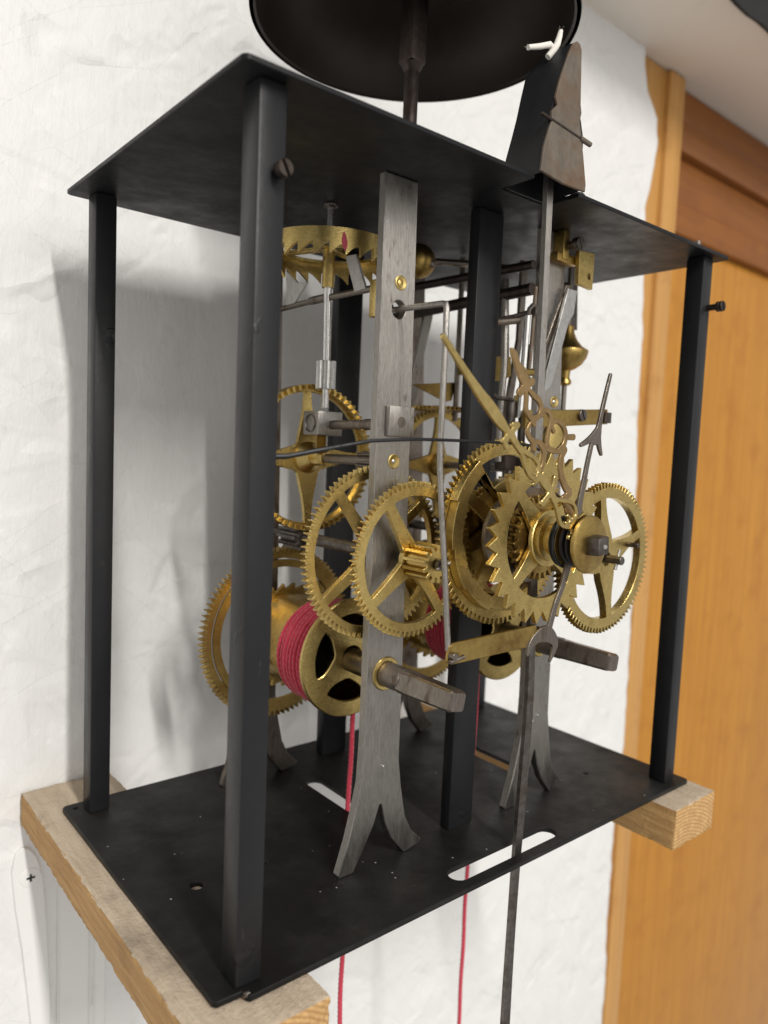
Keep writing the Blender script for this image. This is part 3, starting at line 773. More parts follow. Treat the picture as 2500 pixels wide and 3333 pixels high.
# ------------------------------------------------------------------ going train
# barrel with great wheel, drum and winding square
CX, CZ = 80.2, 72.0
def barrel(label, cat='clock barrel'):
    t = thing('winding_barrel', label, cat, (CX, 60, CZ), 'winding barrels of the two trains')
    gear('great_wheel', t, BRASS_OLD, (CX - .6, CZ - .2), 102.6, 2.6, 37.5, 96, 2.3, 32.5, 9, [40, 130, 220, 310], 2.6, 5, 4.4)
    build('wheel_collar', MB().lathe([(29.0, -1.2), (32.2, -1.2), (32.2, .05), (29.0, .05)], 'Y', (CX - .6, 102.5, CZ - .2), 64), BRASS_OLD, t)
    gear('ratchet', t, BRASS_OLD, (CX, CZ), 96.0, 1.8, 22.5, 26, 2.4, 0, 0, None, 0, 0, 4.4, TOOTH_SAW)
    build('drum', MB().lathe([(18.6, 53.9), (18.6, 95.9), (17.4, 95.9), (17.4, 53.9)], 'Y', (CX, 0, CZ), 72), BRASS_DRUM, t)
    lp = [circle(0, 0, 23.0, 84)] + arm_holes(16.8, 8.4, [35, 125, 215, 305], 4.2, 5.4, 2.2) + [circle(0, 0, 4.4, 20)]
    build('flange', plate_y(MB(), lp, 51.6, 2.2, (CX + .3, CZ + .8), 0.45), BRASS, t)
    build('back_disc', MB().cyl((CX, 88, CZ), (CX, 90, CZ), 17.3, None, 48), BLACK, t)  # black disc added in the drum so the flange openings show dark
    build('shaft', MB().cyl((CX, 110, CZ), (CX, 19.5, CZ), 4.55, None, 32, .3), STEEL_DULL, t)
    sq = MB(); a = radians(34)
    ws, wv = [], []
    for y, r in ((20.5, 4.1), (15.5, 4.1), (-4.6, 3.75), (-5.8, 3.2)):
        for k in range(8):
            th = a + pi / 4 + (pi / 2) * (k // 2) + (-1 if k % 2 == 0 else 1) * radians(33 if y > 16 else 38)
            wv.append((CX + 1.2 * r * cos(th), y, CZ + 1.2 * r * sin(th)))
    for i in range(3):
        for k in range(8): ws.append((i * 8 + k, i * 8 + (k + 1) % 8, i * 8 + 8 + (k + 1) % 8, i * 8 + 8 + k))
    ws += [tuple(range(8)), tuple(range(24, 32))]
    sq.add(wv, ws)
    build('winding_square', sq, STEEL_DULL, t, ang=25)
    return t
bar_going = barrel('brass drum barrel with red cord and winding square, at the near steel bar')
bar_strike = copy_tree(bar_going, None, 88.6, 0, -0.5, 'brass drum barrel seen behind the middle pillar, its winding square jutting past the crescent')

def cord(label, dx, dz, side, ylow, slot_x, y0, y1):
    cx, cz = CX + dx, CZ + dz
    P = []
    R_ = 19.75; turns = 8.2
    N = int(turns * 150)
    a0 = 0.0 if side > 0 else pi
    for i in range(N + 1):
        s = i / N; a = a0 + (-side) * 2 * pi * turns * (1 - s)
        rj = R_ + .18 * sin(a * .37 + 1) + .12 * sin(a * 3.1)
        P.append((cx + rj * cos(a), y0 + (y1 - y0) * s + .14 * sin(a * .83) + .10 * sin(a * 2.3 + 2), cz + rj * sin(a)))
    # hanging end
    ex = cx + side * R_
    P += [(ex + (slot_x - ex) * min(1, k / 75) + .25 * sin(k * .12), y1 + (ylow - y1) * min(1, k / 75), cz - k * 0.8) for k in range(1, 400)]
    return build('red_cord', MB().tube(P, 1.16, 15, True, 3, 0.95, 0.34), CORD, label=label, cat='cord', group='red weight cords', org=(cx, 64, cz), ang=80, fix=False)
cord('red cord wound on the near drum and hanging through the long base slot', 0, 0, 1, 73.6, 98.6, 55.0, 73.2)
cord('red cord of the far drum, hanging right of centre below the front slot', 88.6, -.5, 1, 84.2, 187.8, 66.0, 84.2)

# second wheel of the going train (behind the near bar)
t = thing('second_wheel', 'large brass four-armed wheel just behind the near steel bar', 'gear wheel', (79, 60, 115.4))
gear('wheel', t, BRASS, (79, 115.4), 37.6, 2.4, 31.8, 84, 2.2, 27.2, 5.2, [39, 129, 216, 309], 1.75, 3.0, 1.5)
build('collet', MB().lathe([(1.6, 40), (3.3, 40), (3.3, 46), (2.8, 46.6), (1.6, 46.6)], 'Y', (79, 0, 115.4), 28), BRASS, t)
arbor('arbor', t, STEEL_DARK, (79, 115.4), [(34.7, 37.4, 1.3), (40.1, 88, 2.35), (88, 117.5, 1.6)])
pinion('pinion', t, STEEL_DARK, (79, 115.4), 84, 98, 5.6, 10, 1.9)

# contrate wheel
t = thing('contrate_wheel', 'brass contrate wheel with four curved arms meshing with the vertical shaft pinion', 'gear wheel', (79.4, 70, 148.3))
mbq = MB(); n = 62; ro, ri_ = 29.6, 27.6
prof = [(0.0, 1.9), (0.14, 1.9), (0.26, 0.0), (0.50, 0.0), (0.62, 1.9)]
angs = []; dep = []
for i in range(n):
    for fx, d in prof: angs.append(2 * pi * (i + fx) / n); dep.append(d)
K = len(angs); vs = []
for a, d in zip(angs, dep):
    for r in (ro, ri_):
        vs += [(79.4 + r * cos(a), 80.0 + d, 148.3 + r * sin(a)), (79.4 + r * cos(a), 86.2, 148.3 + r * sin(a))]
fs = []
for i in range(K):
    j = (i + 1) % K; a, b = i * 4, j * 4
    fs += [(a, b, b + 1, a + 1), (a + 2, a + 3, b + 3, b + 2), (a, a + 2, b + 2, b), (a + 1, b + 1, b + 3, a + 3)]
mbq.add(vs, fs)
build('rim', mbq, BRASS, t)
lp = [circle(0, 0, 29.5, 90)] + arm_holes(26.6, 8.0, [92, 182, 272, 2], 1.6, 5.2, 1.7) + [circle(0, 0, 1.5, 16)]
build('arms', plate_y(MB(), lp, 84.8, 1.8, (79.4, 148.3), 0.15), BRASS, t)
build('collet', MB().lathe([(1.4, 72), (2.6, 72), (3.0, 73), (3.3, 80), (5.8, 83.4), (6.4, 84.0), (6.4, 84.9), (1.4, 84.9)], 'Y', (79.4, 0, 148.5), 32), BRASS, t)
arbor('arbor', t, STEEL_DULL, (79.4, 148.5), [(38, 72.4, 1.85), (34.7, 38, 0.9), (86, 117.6, 1.5)])
pinion('pinion', t, STEEL_DULL, (79.4, 148.5), 36.8, 49.5, 3.5, 8, 1.3)

# crown escape wheel on its vertical shaft
t = thing('crown_wheel', 'brass crown escape wheel with saw teeth and a red paint mark', 'escape wheel', (78.2, 73.4, 170))
ccx, ccy, n = 78.2, 73.4, 27
mbq = MB(); pr_saw = [(0.0, 221.2), (0.02, 221.4), (0.16, 222.3), (0.36, 223.4), (0.60, 224.5), (0.82, 225.2), (0.97, 225.7)]
angs = []; zz = []
for i in range(n):
    for fx, z in pr_saw: angs.append(0.62 + 2 * pi * (i + fx) / n); zz.append(z)
K = len(angs); vs = []
for a, z in zip(angs, zz):
    for r in (25.2, 23.8): vs += [(ccx + r * cos(a), ccy + r * sin(a), z), (ccx + r * cos(a), ccy + r * sin(a), 230.8)]
fs = []
for i in range(K):
    j = (i + 1) % K; a, b = i * 4, j * 4
    fs += [(a, b, b + 1, a + 1), (a + 2, a + 3, b + 3, b + 2), (a, a + 2, b + 2, b), (a + 1, b + 1, b + 3, a + 3)]
mbq.add(vs, fs)
crown = build('toothed_band', mbq, BRASS, t)
lp = [circle(0, 0, 24.2, 80)] + arm_holes(21.8, 4.2, [20, 110, 200, 290], 1.5, 2.0) + [circle(0, 0, 1.2, 14)]
vs, fs = flat(lp, 1.4, .12)
build('arms', MB().add([(u + ccx, v + ccy, 229.6 + w) for u, v, w in vs], fs), BRASS, t)
build('hub', MB().lathe([(1.3, 214.6), (2.3, 214.6), (2.4, 215), (2.4, 228.4), (3.4, 228.8), (1.3, 228.8)], 'Z', (ccx, ccy, 0), 26), BRASS, t)
build('shaft', MB().cyl((ccx, ccy, 246), (ccx, ccy, 231), 1.25).cyl((ccx, ccy, 216), (ccx + .8, ccy + .4, 186), 1.55).cyl((ccx + .8, ccy + .4, 176), (ccx + 1, ccy + .4, 168), 1.35, 1.5), STEEL_BRIGHT, t)
vs, fs = flat([gear_outline(4.1, 7, 2.1, TOOTH, .2)], 11.0, .12)
build('pinion', MB().add([(u + ccx + 1.0, v + ccy + .4, 181.2 + w) for u, v, w in vs], fs), STEEL_BRIGHT, t)
build('top_bearing', MB().lathe([(0, 244.6), (2.2, 244.7), (2.8, 245.2), (2.9, 245.9)], 'Z', (ccx, ccy, 0), 22, False), STEEL_DARK, cage)
mk = MB(); a0 = math.atan2(48.7 - ccy, 67.8 - ccx)
rows = [(229.4, .1), (228.4, .55), (227.0, .95), (225.6, 1.1), (224.4, .9), (223.4, .55), (222.9, .2)]
vs = []
for z, w in rows:
    for s in (-1, -.5, 0, .5, 1):
        a = a0 + s * w / 25.3 + (227 - z) * .004
        vs.append((ccx + 25.26 * cos(a), ccy + 25.26 * sin(a), z))
mk.add(vs, [(i * 5 + k, i * 5 + k + 1, i * 5 + 6 + k, i * 5 + 5 + k) for i in range(len(rows) - 1) for k in range(4)])
build('paint_mark', mk, RED_MARK, crown, label='red paint mark', fix=False)

# verge with two pallets and the bent crutch wire
t = thing('verge_crutch', 'steel verge staff with two pallets and a long bent crutch wire', 'verge', (79, 40, 206))
build('staff', MB().cyl((79, 116, 210.6), (79, 84, 211.2), 1.15).cyl((79, 86, 211.3), (79, 74, 211.3), 1.6).cyl((79, 76, 211.1), (79, 33, 210.7), 1.25), STEEL_DULL, t)
def pallet(L, x):
    return build('pallet', plate_x(MB(), [L], x, 1.2, .15), PALLET_STEEL, t)
pallet([(48.6, 211.0), (55.2, 210.6), (61.6, 224.5), (55.2, 224.2)], 77.4)
pallet([(103.6, 210.8), (104.4, 226.2), (95.2, 219.7), (88.6, 219.1), (98.4, 210.9)], 78.2)
build('cock', MB().box(75.0, 80.0, 38.5, 43.0, 199.6, 212.6, .3), BRASS, t)
cw = [(79, 41, 210.4), (79, 38, 206), (79, 34.6, 201.8), (79, 30, 201.6), (79, 18, 201.2), (79, 9.2, 200.9), (78.9, 7.6, 200.4), (78.7, 7.0, 199.0), (78.5, 6.6, 190), (78.2, 6.3, 172), (78.0, 6.2, 158), (78.2, 6.1, 149), (79.4, 5.8, 136), (80.6, 5.6, 126), (82.6, 5.5, 111), (84.0, 5.4, 98), (85.0, 5.2, 89.5), (85.0, 4.8, 86.0)]
build('crutch_wire', MB().tube(cw, 1.05, 12), STEEL, t)
st = build('crutch_strip', plate_y(MB(), [[(83.6, 82.6), (84.4, 87.6), (86.5, 88.6), (129.6, 89.8), (130.4, 89.0), (130.6, 82.6), (129.8, 81.7), (86, 81.2)]], 3.6, 1.3, (0, 0), .2), BRASS_OLD, t)
build('rivet', MB().cyl((85.2, 3.8, 84.6), (85.2, 1.2, 84.6), 1.3).cyl((83.6, 2.2, 82.8), (90.0, 2.0, 83.9), .8), STEEL_DULL, st)
build('fork', MB().tube([(129.6, 4.4, 86.5), (131.6, 2.6, 87.0), (134.0, 2.6, 87.2), (135.2, 6.0, 87.2), (134.2, 9.6, 87.1), (130.0, 9.8, 86.6)], .8, 8), STEEL_DARK, st)

# ------------------------------------------------------------------ motion work in front of the bars
AX, AZ = 125.0, 123.5
# pinion wheel in front of the near bar
t = thing('motion_wheel', 'brass wheel with a broad brass pinion, in front of the near steel bar', 'gear wheel', (83.7, 20, 114.7))
gear('wheel', t, BRASS, (83.7, 114.7), 21.8, 2.2, 27.7, 76, 2.1, 22.6, 6.0, [123, 218, 305], 1.9, 3.2, 1.4)
pinion('pinion', t, BRASS, (83.7, 114.7), 10.6, 21.6, 6.7, 13, 2.0)
arbor('arbor', t, STEEL_DARK, (83.7, 114.7), [(24.1, 31.2, 1.7), (6.6, 10.5, 1.3), (8.2, 10.0, 2.0)])
build('pin', MB().cyl((80.8, 7.9, 113.4), (86.6, 7.6, 115.6), .6), STEEL, t)

# wheel with the twelve-stepped snail, on the centre arbor
t = thing('snail_wheel', 'big brass centre wheel carrying a stepped snail ring', 'gear wheel', (AX, 14, AZ))
gear('wheel', t, BRASS, (AX, AZ), 16.6, 2.2, 35.5, 84, 2.3, 29.4, 7.0, [57, 147, 237, 327], 2.3, 3.6, 3.0)
sn = []; inn = []
for k in range(12):
    r = 34.0 - 1.15 * k
    for a in np.linspace(0, 29.9, 9): sn.append((r * cos(radians(128 + 30 * k + a)), r * sin(radians(128 + 30 * k + a))))
for k in range(12):
    for a in np.linspace(0, 27, 6): inn.append(((34.0 - 1.15 * k - 5.2) * cos(radians(128 + 30 * k + a)), (34.0 - 1.15 * k - 5.2) * sin(radians(128 + 30 * k + a))))
build('snail', plate_y(MB(), [sn, inn], 12.4, 4.0, (AX, AZ), .15), BRASS, t)
gear('hour_gear', t, BRASS_OLD, (AX + .6, AZ - 1), 22.6, 2.4, 19.8, 48, 2.2, 14.6, 5.5, [20, 110, 200, 290], 2.2, 4, 3)
gear('hour_gear', t, BRASS_OLD, (AX + .6, AZ - 1), 26.0, 2.0, 15.5, 38, 2.2, 0, 0, None, 0, 0, 3)
arbor('arbor', t, STEEL_DARK, (AX, AZ), [(-19.5, 31.9, 2.9)])

# calendar star wheel
t = thing('star_wheel', 'brass calendar wheel with pointed star teeth behind the hands', 'gear wheel', (AX, -2, AZ))
gear('wheel', t, BRASS, (AX, AZ), -2.9, 1.9, 31.2, 31, 4.4, 21.8, 8.2, [47, 135, 224, 315], 2.2, 4.4, 3.1, TOOTH_STAR, 0.05, jit=0.03)
build('hub', MB().lathe([(3.1, -11.0), (6.0, -11.0), (6.6, -10.6), (6.6, -8.6), (5.9, -8.2), (5.9, -5.6), (6.6, -5.2), (7.9, -5.15), (8.1, -4.7), (8.1, -4.4), (9.9, -4.3), (10.3, -4.0), (10.4, -2.8), (3.1, -2.8)], 'Y', (AX, 0, AZ), 44), BRASS, t)
gear('pinion_wheel', t, BRASS_OLD, (AX, AZ), -0.6, 2.2, 15.7, 30, 2.6, 0, 0, None, 0, 0, 3.1)
gear('pinion_wheel', t, BRASS_OLD, (AX, AZ), 2.0, 1.2, 15.0, 30, 2.6, 0, 0, None, 0, 0, 3.1, phase=.1)

# jumper spring of the star wheel
t = thing('jumper_spring', 'thin black wire spring from the near pillar to the star wheel', 'wire spring', (20, 13, 149))
build('wire', MB().tube([(17.5, 13.9, 149.3), (23.3, 12, 149.7), (33.2, 8, 152.1), (47.1, 4, 155.2), (62.8, 1, 156.4), (81.1, -1, 156.7), (101.3, -3, 156.8), (113, -3.3, 156.4), (118, -2.4, 155.0)], [.95, .85, .7, .6, .55, .5, .5, .5, .5], 10), BLACK, t)
build('tab', MB().box(14.6, 19.6, 13.45, 15.0, 145.6, 153.6, .2), BLACK, t)

# minute-motion wheel at the right
WX, WZ = 167.0, 113.2
t = thing('reduction_wheel', 'brass wheel with curved arms at the far right, against the white wall', 'gear wheel', (WX, 0, WZ))
gear('wheel', t, BRASS, (WX, WZ), -0.4, 3.4, 30.4, 86, 2.1, 24.4, 7.0, [101, 22, 281, 190], 1.8, 5.5, 3.0, wm=1.3)
arbor('arbor', t, STEEL_DARK, (WX, WZ), [(-7.6, 31.0, 1.7)])
build('pin', MB().cyl((WX - 1.4, -5.4, WZ - 3.6), (WX + 1.2, -5.2, WZ + 4.2), .75), STEEL, t)
build('lifting_pin', MB().cyl((181.2, -.3, 118.2), (181.2, -5.6, 118.4), 1.0), STEEL_DARK, t)

# ---- hands
def hand(name, label, strokes, discs, y, th, mat, bev, grow):
    lp = stroke_loops(strokes, discs, 0.13, grow)
    return build(name, plate_y(MB(), lp, y, th, (0, 0), bev), mat, label=label, cat='clock hand', group='clock hands', org=(AX, y, AZ), ang=40)
hand('calendar_hand', 'dark steel calendar hand with barbed arrow tip and crescent tail', CALENDAR_STROKES, [(AX + .5, AZ, 7.4)], -14.0, 1.0, STEEL_DULL, .12, 1.5)
hand('hour_hand', 'pinkish bronze pierced hour hand with scrolls, pointing up', HOUR_STROKES, [(AX, AZ, 6.6)], -16.5, 1.0, BRONZE, .15, 1.22)
mh = hand('minute_hand', 'yellow brass pierced minute hand with long blade pointing upper left', MINUTE_STROKES, [(AX, AZ, 7.0)], -19.4, 1.3, BRASS_HAND, .2, 1.08)
t = thing('hand_collars', 'stack of black spring washers behind the brass cap washer', 'washers', (AX, -12, AZ))
for y, r in ((-11.2, 9.2), (-12.6, 9.6), (-15.2, 8.2), (-17.8, 8.8)):
    build('washer', MB().lathe([(2.9, y + .9), (2.9, y - .1), (r - .4, y - .1), (r, y + .2), (r, y + .7), (r - .4, y + .9)], 'Y', (AX, 0, AZ), 48), RUBBER, t)
build('brass_washer', MB().lathe([(2.9, -13.8), (8.6, -13.8), (8.8, -13.2), (2.9, -13.2)], 'Y', (AX, .95, AZ), 48), BRASS_OLD, t)
t = thing('cap_washer', 'round brass cap washer on the square end of the centre arbor', 'washer', (AX, -21, AZ))
build('disc', MB().lathe([(2.9, -20.4), (2.9, -21.6), (8.2, -21.25), (9.6, -20.9), (10.0, -20.4), (10.0, -19.9), (9.8, -19.6), (4, -19.6)], 'Y', (AX, -.3, AZ), 56), BRASS_OLD, t)
sqm = MB()
a = radians(6); cs = [(cos(a + pi / 4 + k * pi / 2), sin(a + pi / 4 + k * pi / 2)) for k in range(4)]
ring = lambda y, r: [(AX + r * u, y, AZ + r * v) for u, v in cs]
bm = bmesh.new()
vv_ = [bm.verts.new(p) for p in ring(-20.0, 4.6) + ring(-26.6, 4.25)]
for q in ((0, 1, 2, 3), (4, 5, 6, 7), (0, 1, 5, 4), (1, 2, 6, 5), (2, 3, 7, 6), (3, 0, 4, 7)): bm.faces.new([vv_[i] for i in q])
bmesh.ops.recalc_face_normals(bm, faces=bm.faces)
bmesh.ops.bevel(bm, geom=bm.edges[:], offset=.4, segments=2, profile=.5, affect='EDGES')
sqo = build('square_end', MB().bm(bm), STEEL_DARK, t)
build('cross_pin', MB().lathe([(0, -.6), (.7, -.45), (.9, 0)], 'Y', (AX + .6, -26.6, AZ - .2), 14, False), STEEL_BRIGHT, sqo)

# ------------------------------------------------------------------ pendulum rod with its ring, suspension bracket and string
t = thing('pendulum_rod', 'flat steel pendulum rod with a wide ring round the centre arbor', 'pendulum', (127.5, 6, 256))
rx = lambda z: np.interp(z, [-330, -70, 0, 60, 110, 150, 250], [129.6, 129.2, 129.6, 131.2, 129.5, 127.2, 125.2])
oval_o = [(126.5 + 25.5 * cos(q), 124.0 + 18.0 * sin(q)) for q in np.linspace(0, 2 * pi, 61)[:-1]]
oval_i = [(127.5 + 16.5 * cos(q), 124.0 + 12.2 * sin(q)) for q in np.linspace(0, 2 * pi, 61)[:-1]]
build('ring', plate_y(MB(), [oval_o, oval_i], 5.4, 1.8, (0, 0), .2), STEEL_DULL, t)
zt = np.linspace(141.2, 259, 14); zl = np.linspace(-330, 106.8, 40)
build('upper_rod', MB().ribbon([(rx(z), 6.2, z) for z in zt], [(1.75 + .25 * sin(z * .05), 0, 0) for z in zt], (0, 1.0, 0)), STEEL, t, ang=20)
build('lower_rod', MB().ribbon([(rx(z), 6.2 - .4 * sin(z * .03), z) for z in zl], [(1.9 + .15 * sin(z * .06), 0, 0) for z in zl], (0, .85, 0)), STEEL_DARK, t, ang=20)
build('hook', MB().tube([(125.2, 6.2, 257), (125.2, 4.6, 260), (125.2, 6.2, 263), (125.2, 8.2, 260.5), (125.2, 7.0, 257.6)], .8, 8), STEEL_DULL, t)

# suspension bracket: a folded sheet, rusty front, side wings painted black for their shade
t = thing('suspension_bracket', 'tapered folded iron bracket, rusty in front, its shaded side painted black, above the rod', 'bracket', (122, 4, 247))
FP = [(109.7, 247.9), (110.5, 255.7), (112.6, 262.2), (113.9, 265.2), (113.5, 268.2), (116.2, 270.9), (115.1, 273.3), (116.8, 279.2), (119.2, 285.4), (121.2, 290.2), (123.0, 293.4), (124.8, 294.6), (126.4, 294.3), (127.6, 292.6), (128.9, 275.0), (129.7, 272.4), (128.9, 269.3), (132.1, 259.0), (134.6, 249.4), (134.4, 247.0), (122, 246.6)]
build('front_sheet', plate_y(MB(), [FP[::-1]], -3.0, 1.1, (0, 0), .2), RUST, t)
def wing(edge, depth, dx, name):
    mb = MB(); vs = []
    for (x, z), d in zip(edge, depth):
        vs += [(x, -1.85, z), (x + dx * .4, -1.85 + d, z - d * .05), (x + (1.0 if dx <= 0 else -1.0), -1.85, z), (x + dx * .4 + (1.0 if dx <= 0 else -1.0), -1.85 + d, z - d * .05)]
    n = len(edge); fs = []
    for i in range(n - 1):
        a, b = i * 4, i * 4 + 4
        fs += [(a, a + 1, b + 1, b), (a + 2, b + 2, b + 3, a + 3), (a, b, b + 2, a + 2), (a + 1, a + 3, b + 3, b + 1)]
    fs += [(0, 2, 3, 1), (n * 4 - 4, n * 4 - 3, n * 4 - 1, n * 4 - 2)]
    mb.add(vs, fs)
    return build(name, mb, BLACK, t)
wing([(109.9, 247.8), (111.0, 256.5), (112.8, 263.5), (114.6, 270.5), (116.6, 278.5), (119.6, 287.0), (123.0, 293.6)], [15.5, 15.0, 14.6, 14.4, 14.6, 15.5, 9.0], -3.0, 'side_wing')
wing([(134.4, 248.0), (132.2, 259.0), (129.4, 272.0), (128.0, 285.0), (127.2, 292.0)], [15.5, 15.0, 14.4, 13.0, 8.0], 2.6, 'side_wing')
build('pin_and_shadow_line', MB().cyl((108.4, -2.7, 266.0), (129.5, -2.75, 264.0), .55), IRON_POST, t)  # pin sunk in the sheet; its dark length draws the shadow line across
build('pin_end', MB().cyl((129.6, -3.0, 264.0), (135.6, -3.1, 263.4), .9), RUST, t)
build('back_sheet', plate_y(MB(), [[(109.6, 245.6), (112.2, 262), (116.6, 280), (121.4, 288.5), (127, 288.5), (130, 272), (135.0, 245.6)]], 12.2, 0.8, (0, 0), .2), BLACK, t)  # black sheet added so the inside of the bracket shows dark
build('rubber_pad', plate_y(MB(), [[(129.2, 257.8), (130.6, 257.2), (133.6, 262), (133.2, 266), (131.6, 270.5), (130.4, 273.0), (129.2, 273.4)]], -1.7, 3.2, (0, 0), .4), RUBBER, t)
mb = MB()
mb.tube([(123.6, 5.2, 289.0), (123.2, 5.4, 291.6), (122.2, 5.0, 293.8), (120.0, 4.9, 294.6), (115.6, 5.6, 292.6), (110.2, 6.2, 290.6)], [1.2, 1.25, 1.2, 1.1, 1.05, .9], 10, True, 3, 1.2, .14)
mb.tube([(119.6, 5.2, 290.4), (121.6, 4.2, 293.2), (123.6, 4.6, 296.0), (125.4, 5.4, 299.0), (126.8, 6.0, 302.0)], [1.2, 1.3, 1.25, 1.1, .85], 10, True, 3, 1.2, .14)
rf = random.Random(4)
for k in range(26):
    p = Vector((110.4, 6.2, 290.6)) if k % 2 else Vector((126.6, 6.0, 301.6))
    d = Vector((rf.uniform(-1, 1), rf.uniform(-1, 1), rf.uniform(-1, 1))) * rf.uniform(.6, 1.8)
    mb.tube([p, p + d * .5, p + d + Vector((0, 0, rf.uniform(-.6, .6)))], .03, 4)
build('white_string', mb, STRING, label='frayed knot of white string tied at the top of the bracket', cat='string', org=(122, 5, 290), ang=80, fix=False)

# ------------------------------------------------------------------ bell and hammer
BX, BY, BZ = 118.6, 76.0, 328.0
t = thing('bell', 'dark iron dome bell on a post above the top plate', 'bell', (BX, BY, 247.6))
build('dome', MB().lathe([(67.2, 0), (67.4, 1.2), (66.8, 5), (65.0, 12), (60.4, 22), (52, 31), (40, 38), (24, 43), (8, 45), (0, 45.2), (0, 42.4), (8, 42.2), (23, 40.2), (38, 35.4), (49.6, 28.8), (58.4, 20.4), (62.6, 11), (64.2, 4), (64.6, .8), (65.6, 0)], 'Z', (BX, BY, BZ), 96, False), BELL_IRON, t)
build('post', MB().cyl((BX, BY, 247.7), (BX, BY, 311), 3.05, 3.0, 24).box(BX - 4.3, BX + 4.3, BY - 4.3, BY + 4.3, 312.5, 371, 1.2).lathe([(3.0, 309.5), (4.6, 312.6)], 'Z', (BX, BY, 0), 20, False), IRON_POST, t)
t = thing('hammer', 'brass ball hammer on a steel rod under the top plate', 'hammer', (150, 70, 236))
ball = [(7.2 * sin(q), -7.2 * cos(q)) for q in np.linspace(0, pi, 22)]
build('ball', MB().lathe(ball, 'X', (122.6, 71.0, 232.8), 36, False), BRASS_OLD, t)
build('solder_spot', MB().lathe([(0, -.5), (1.2, -.35), (2.0, .5)], 'Y', (124.6, 64.2, 231.4), 14, False), STEEL_DULL, t)
build('rod', MB().tube([(128, 71.0, 233.6), (132.1, 70.6, 234.4), (152, 70, 237.2), (171, 70, 239.6), (186, 70, 240.8)], 1.5, 10), STEEL_DULL, t)

# ------------------------------------------------------------------ strike side
SX = 168.0
t = thing('striking_gear', 'brass strike wheel behind the far steel bar, half hidden by the star wheel', 'gear wheel', (SX, 60, 115))
gear('wheel', t, BRASS_OLD, (SX, 115.0), 46.0, 2.4, 31.4, 80, 2.3, 26.6, 5.6, [25, 115, 205, 295], 2, 3.4, 1.5)
arbor('arbor', t, STEEL_DARK, (SX, 115.0), [(34.7, 46, 1.6), (48.5, 117.6, 2.3)])
pinion('pinion', t, STEEL_DARK, (SX, 115.0), 84, 98, 5.6, 10, 1.9)
t = thing('warning_wheel', 'brass strike wheel with curved arms seen between near bar and middle pillar', 'gear wheel', (SX, 90, 147))
gear('wheel', t, BRASS_OLD, (SX - 2, 146.8), 98.0, 2.0, 28.0, 64, 2.0, 23.4, 7.5, [92, 182, 272, 2], 1.6, 5.0, wm=1.7, bore=1.4)
build('collet', MB().lathe([(1.4, 92), (4.4, 92), (5.6, 96), (5.8, 98.1), (1.4, 98.1)], 'Y', (SX - 2, 0, 146.8), 28), BRASS_OLD, t)
arbor('arbor', t, STEEL_DULL, (SX - 2, 146.8), [(34.7, 92, 1.7), (100, 117.6, 1.4)])
t = thing('fly', 'brass fly fan with two wide vanes on an upright shaft', 'fly fan', (164, 86, 178))
build('shaft', MB().cyl((164, 86, 168), (164, 86, 245), 1.3), STEEL_DULL, t)
def vane(pts):
    mb = MB(); n = len(pts)
    vs = [Vector(p) for p in pts]
    nrm = (vs[1] - vs[0]).cross(vs[2] - vs[0]).normalized() * .35
    mb.add([v - nrm for v in vs] + [v + nrm for v in vs], [tuple(range(n)), tuple(range(2 * n - 1, n - 1, -1))] + [(i, (i + 1) % n, n + (i + 1) % n, n + i) for i in range(n)])
    return build('vane', mb, BRASS_OLD, t)
vane([(134.7, 85, 183.0), (165.6, 88, 186.8), (161.6, 87, 177.6), (156.5, 86, 176.8)])
vane([(143.0, 49, 194.0), (160.8, 50.5, 195.8), (161.4, 50.5, 187.6), (156.0, 50, 185.0), (149.9, 50, 184.2), (144.0, 49, 186.0)])
vane([(152.0, 50.6, 193.6), (152.0, 50.6, 187.0), (164.0, 86, 190.0), (164.0, 86, 198.0)])
vs, fs = flat([gear_outline(15.0, 36, 1.8, TOOTH, 0)] + arm_holes(11.6, 3.5, [10, 130, 250], 1.3, 2), 1.6, .1)
build('worm_wheel', MB().add([(u + 157, v + 90, 173.4 + w) for u, v, w in vs], fs), BRASS_OLD, t)
def rod(name, label, cat, pts, r, mat, n=10, group=None):
    return build(name, MB().tube(pts, r, n), mat, label=label, cat=cat, org=tuple(pts[0]), group=group)
rod('lever_arbor', 'upper dark steel arbor running front to back under the top plate', 'lever arbor', [(150, 117.6, 231.6), (150, 31.2, 230.2)], 1.9, IRON_POST)
rod('lever_arbor', 'lower dark steel arbor below the upper one, behind the crutch bend', 'lever arbor', [(150, 117.6, 218.6), (150, 31.2, 220.6)], 2.5, IRON_POST)
build('strike_lever', plate_y(MB(), [[(152.8, 224), (159.2, 224), (158.6, 218), (151.4, 188), (149.5, 170), (145.6, 170), (147.0, 190), (152.6, 216)]], 99, 1.6, (0, 0), .2), STEEL, label='bright steel lever slanting down just right of the near bar', cat='lever', org=(154, 100, 220))
t = thing('strike_linkage', 'cluster of thin steel wires and levers left of the pendulum rod', 'linkage', (145, 40, 190))
build('wire', MB().tube([(150, 46, 222), (150, 45, 205), (148.5, 43, 190), (146.5, 42, 170), (146, 41, 150)], 1.5, 8), STEEL, t)
build('wire', MB().tube([(141.6, 26, 208), (141.4, 25, 210.6), (142.4, 24.4, 212.0), (144.2, 24.2, 211.6), (144.8, 24.6, 209.0)], 1.0, 8), STEEL_DARK, t)
build('wire', MB().tube([(141.6, 26, 208), (141.2, 26, 195), (140.6, 26, 180), (140.2, 26, 168)], 1.25, 8), STEEL_BRIGHT, t)
build('wire', MB().tube([(145.6, 26, 220), (145.0, 26, 200), (144.2, 26, 184), (143.8, 26, 172)], .8, 8), RUST, t)
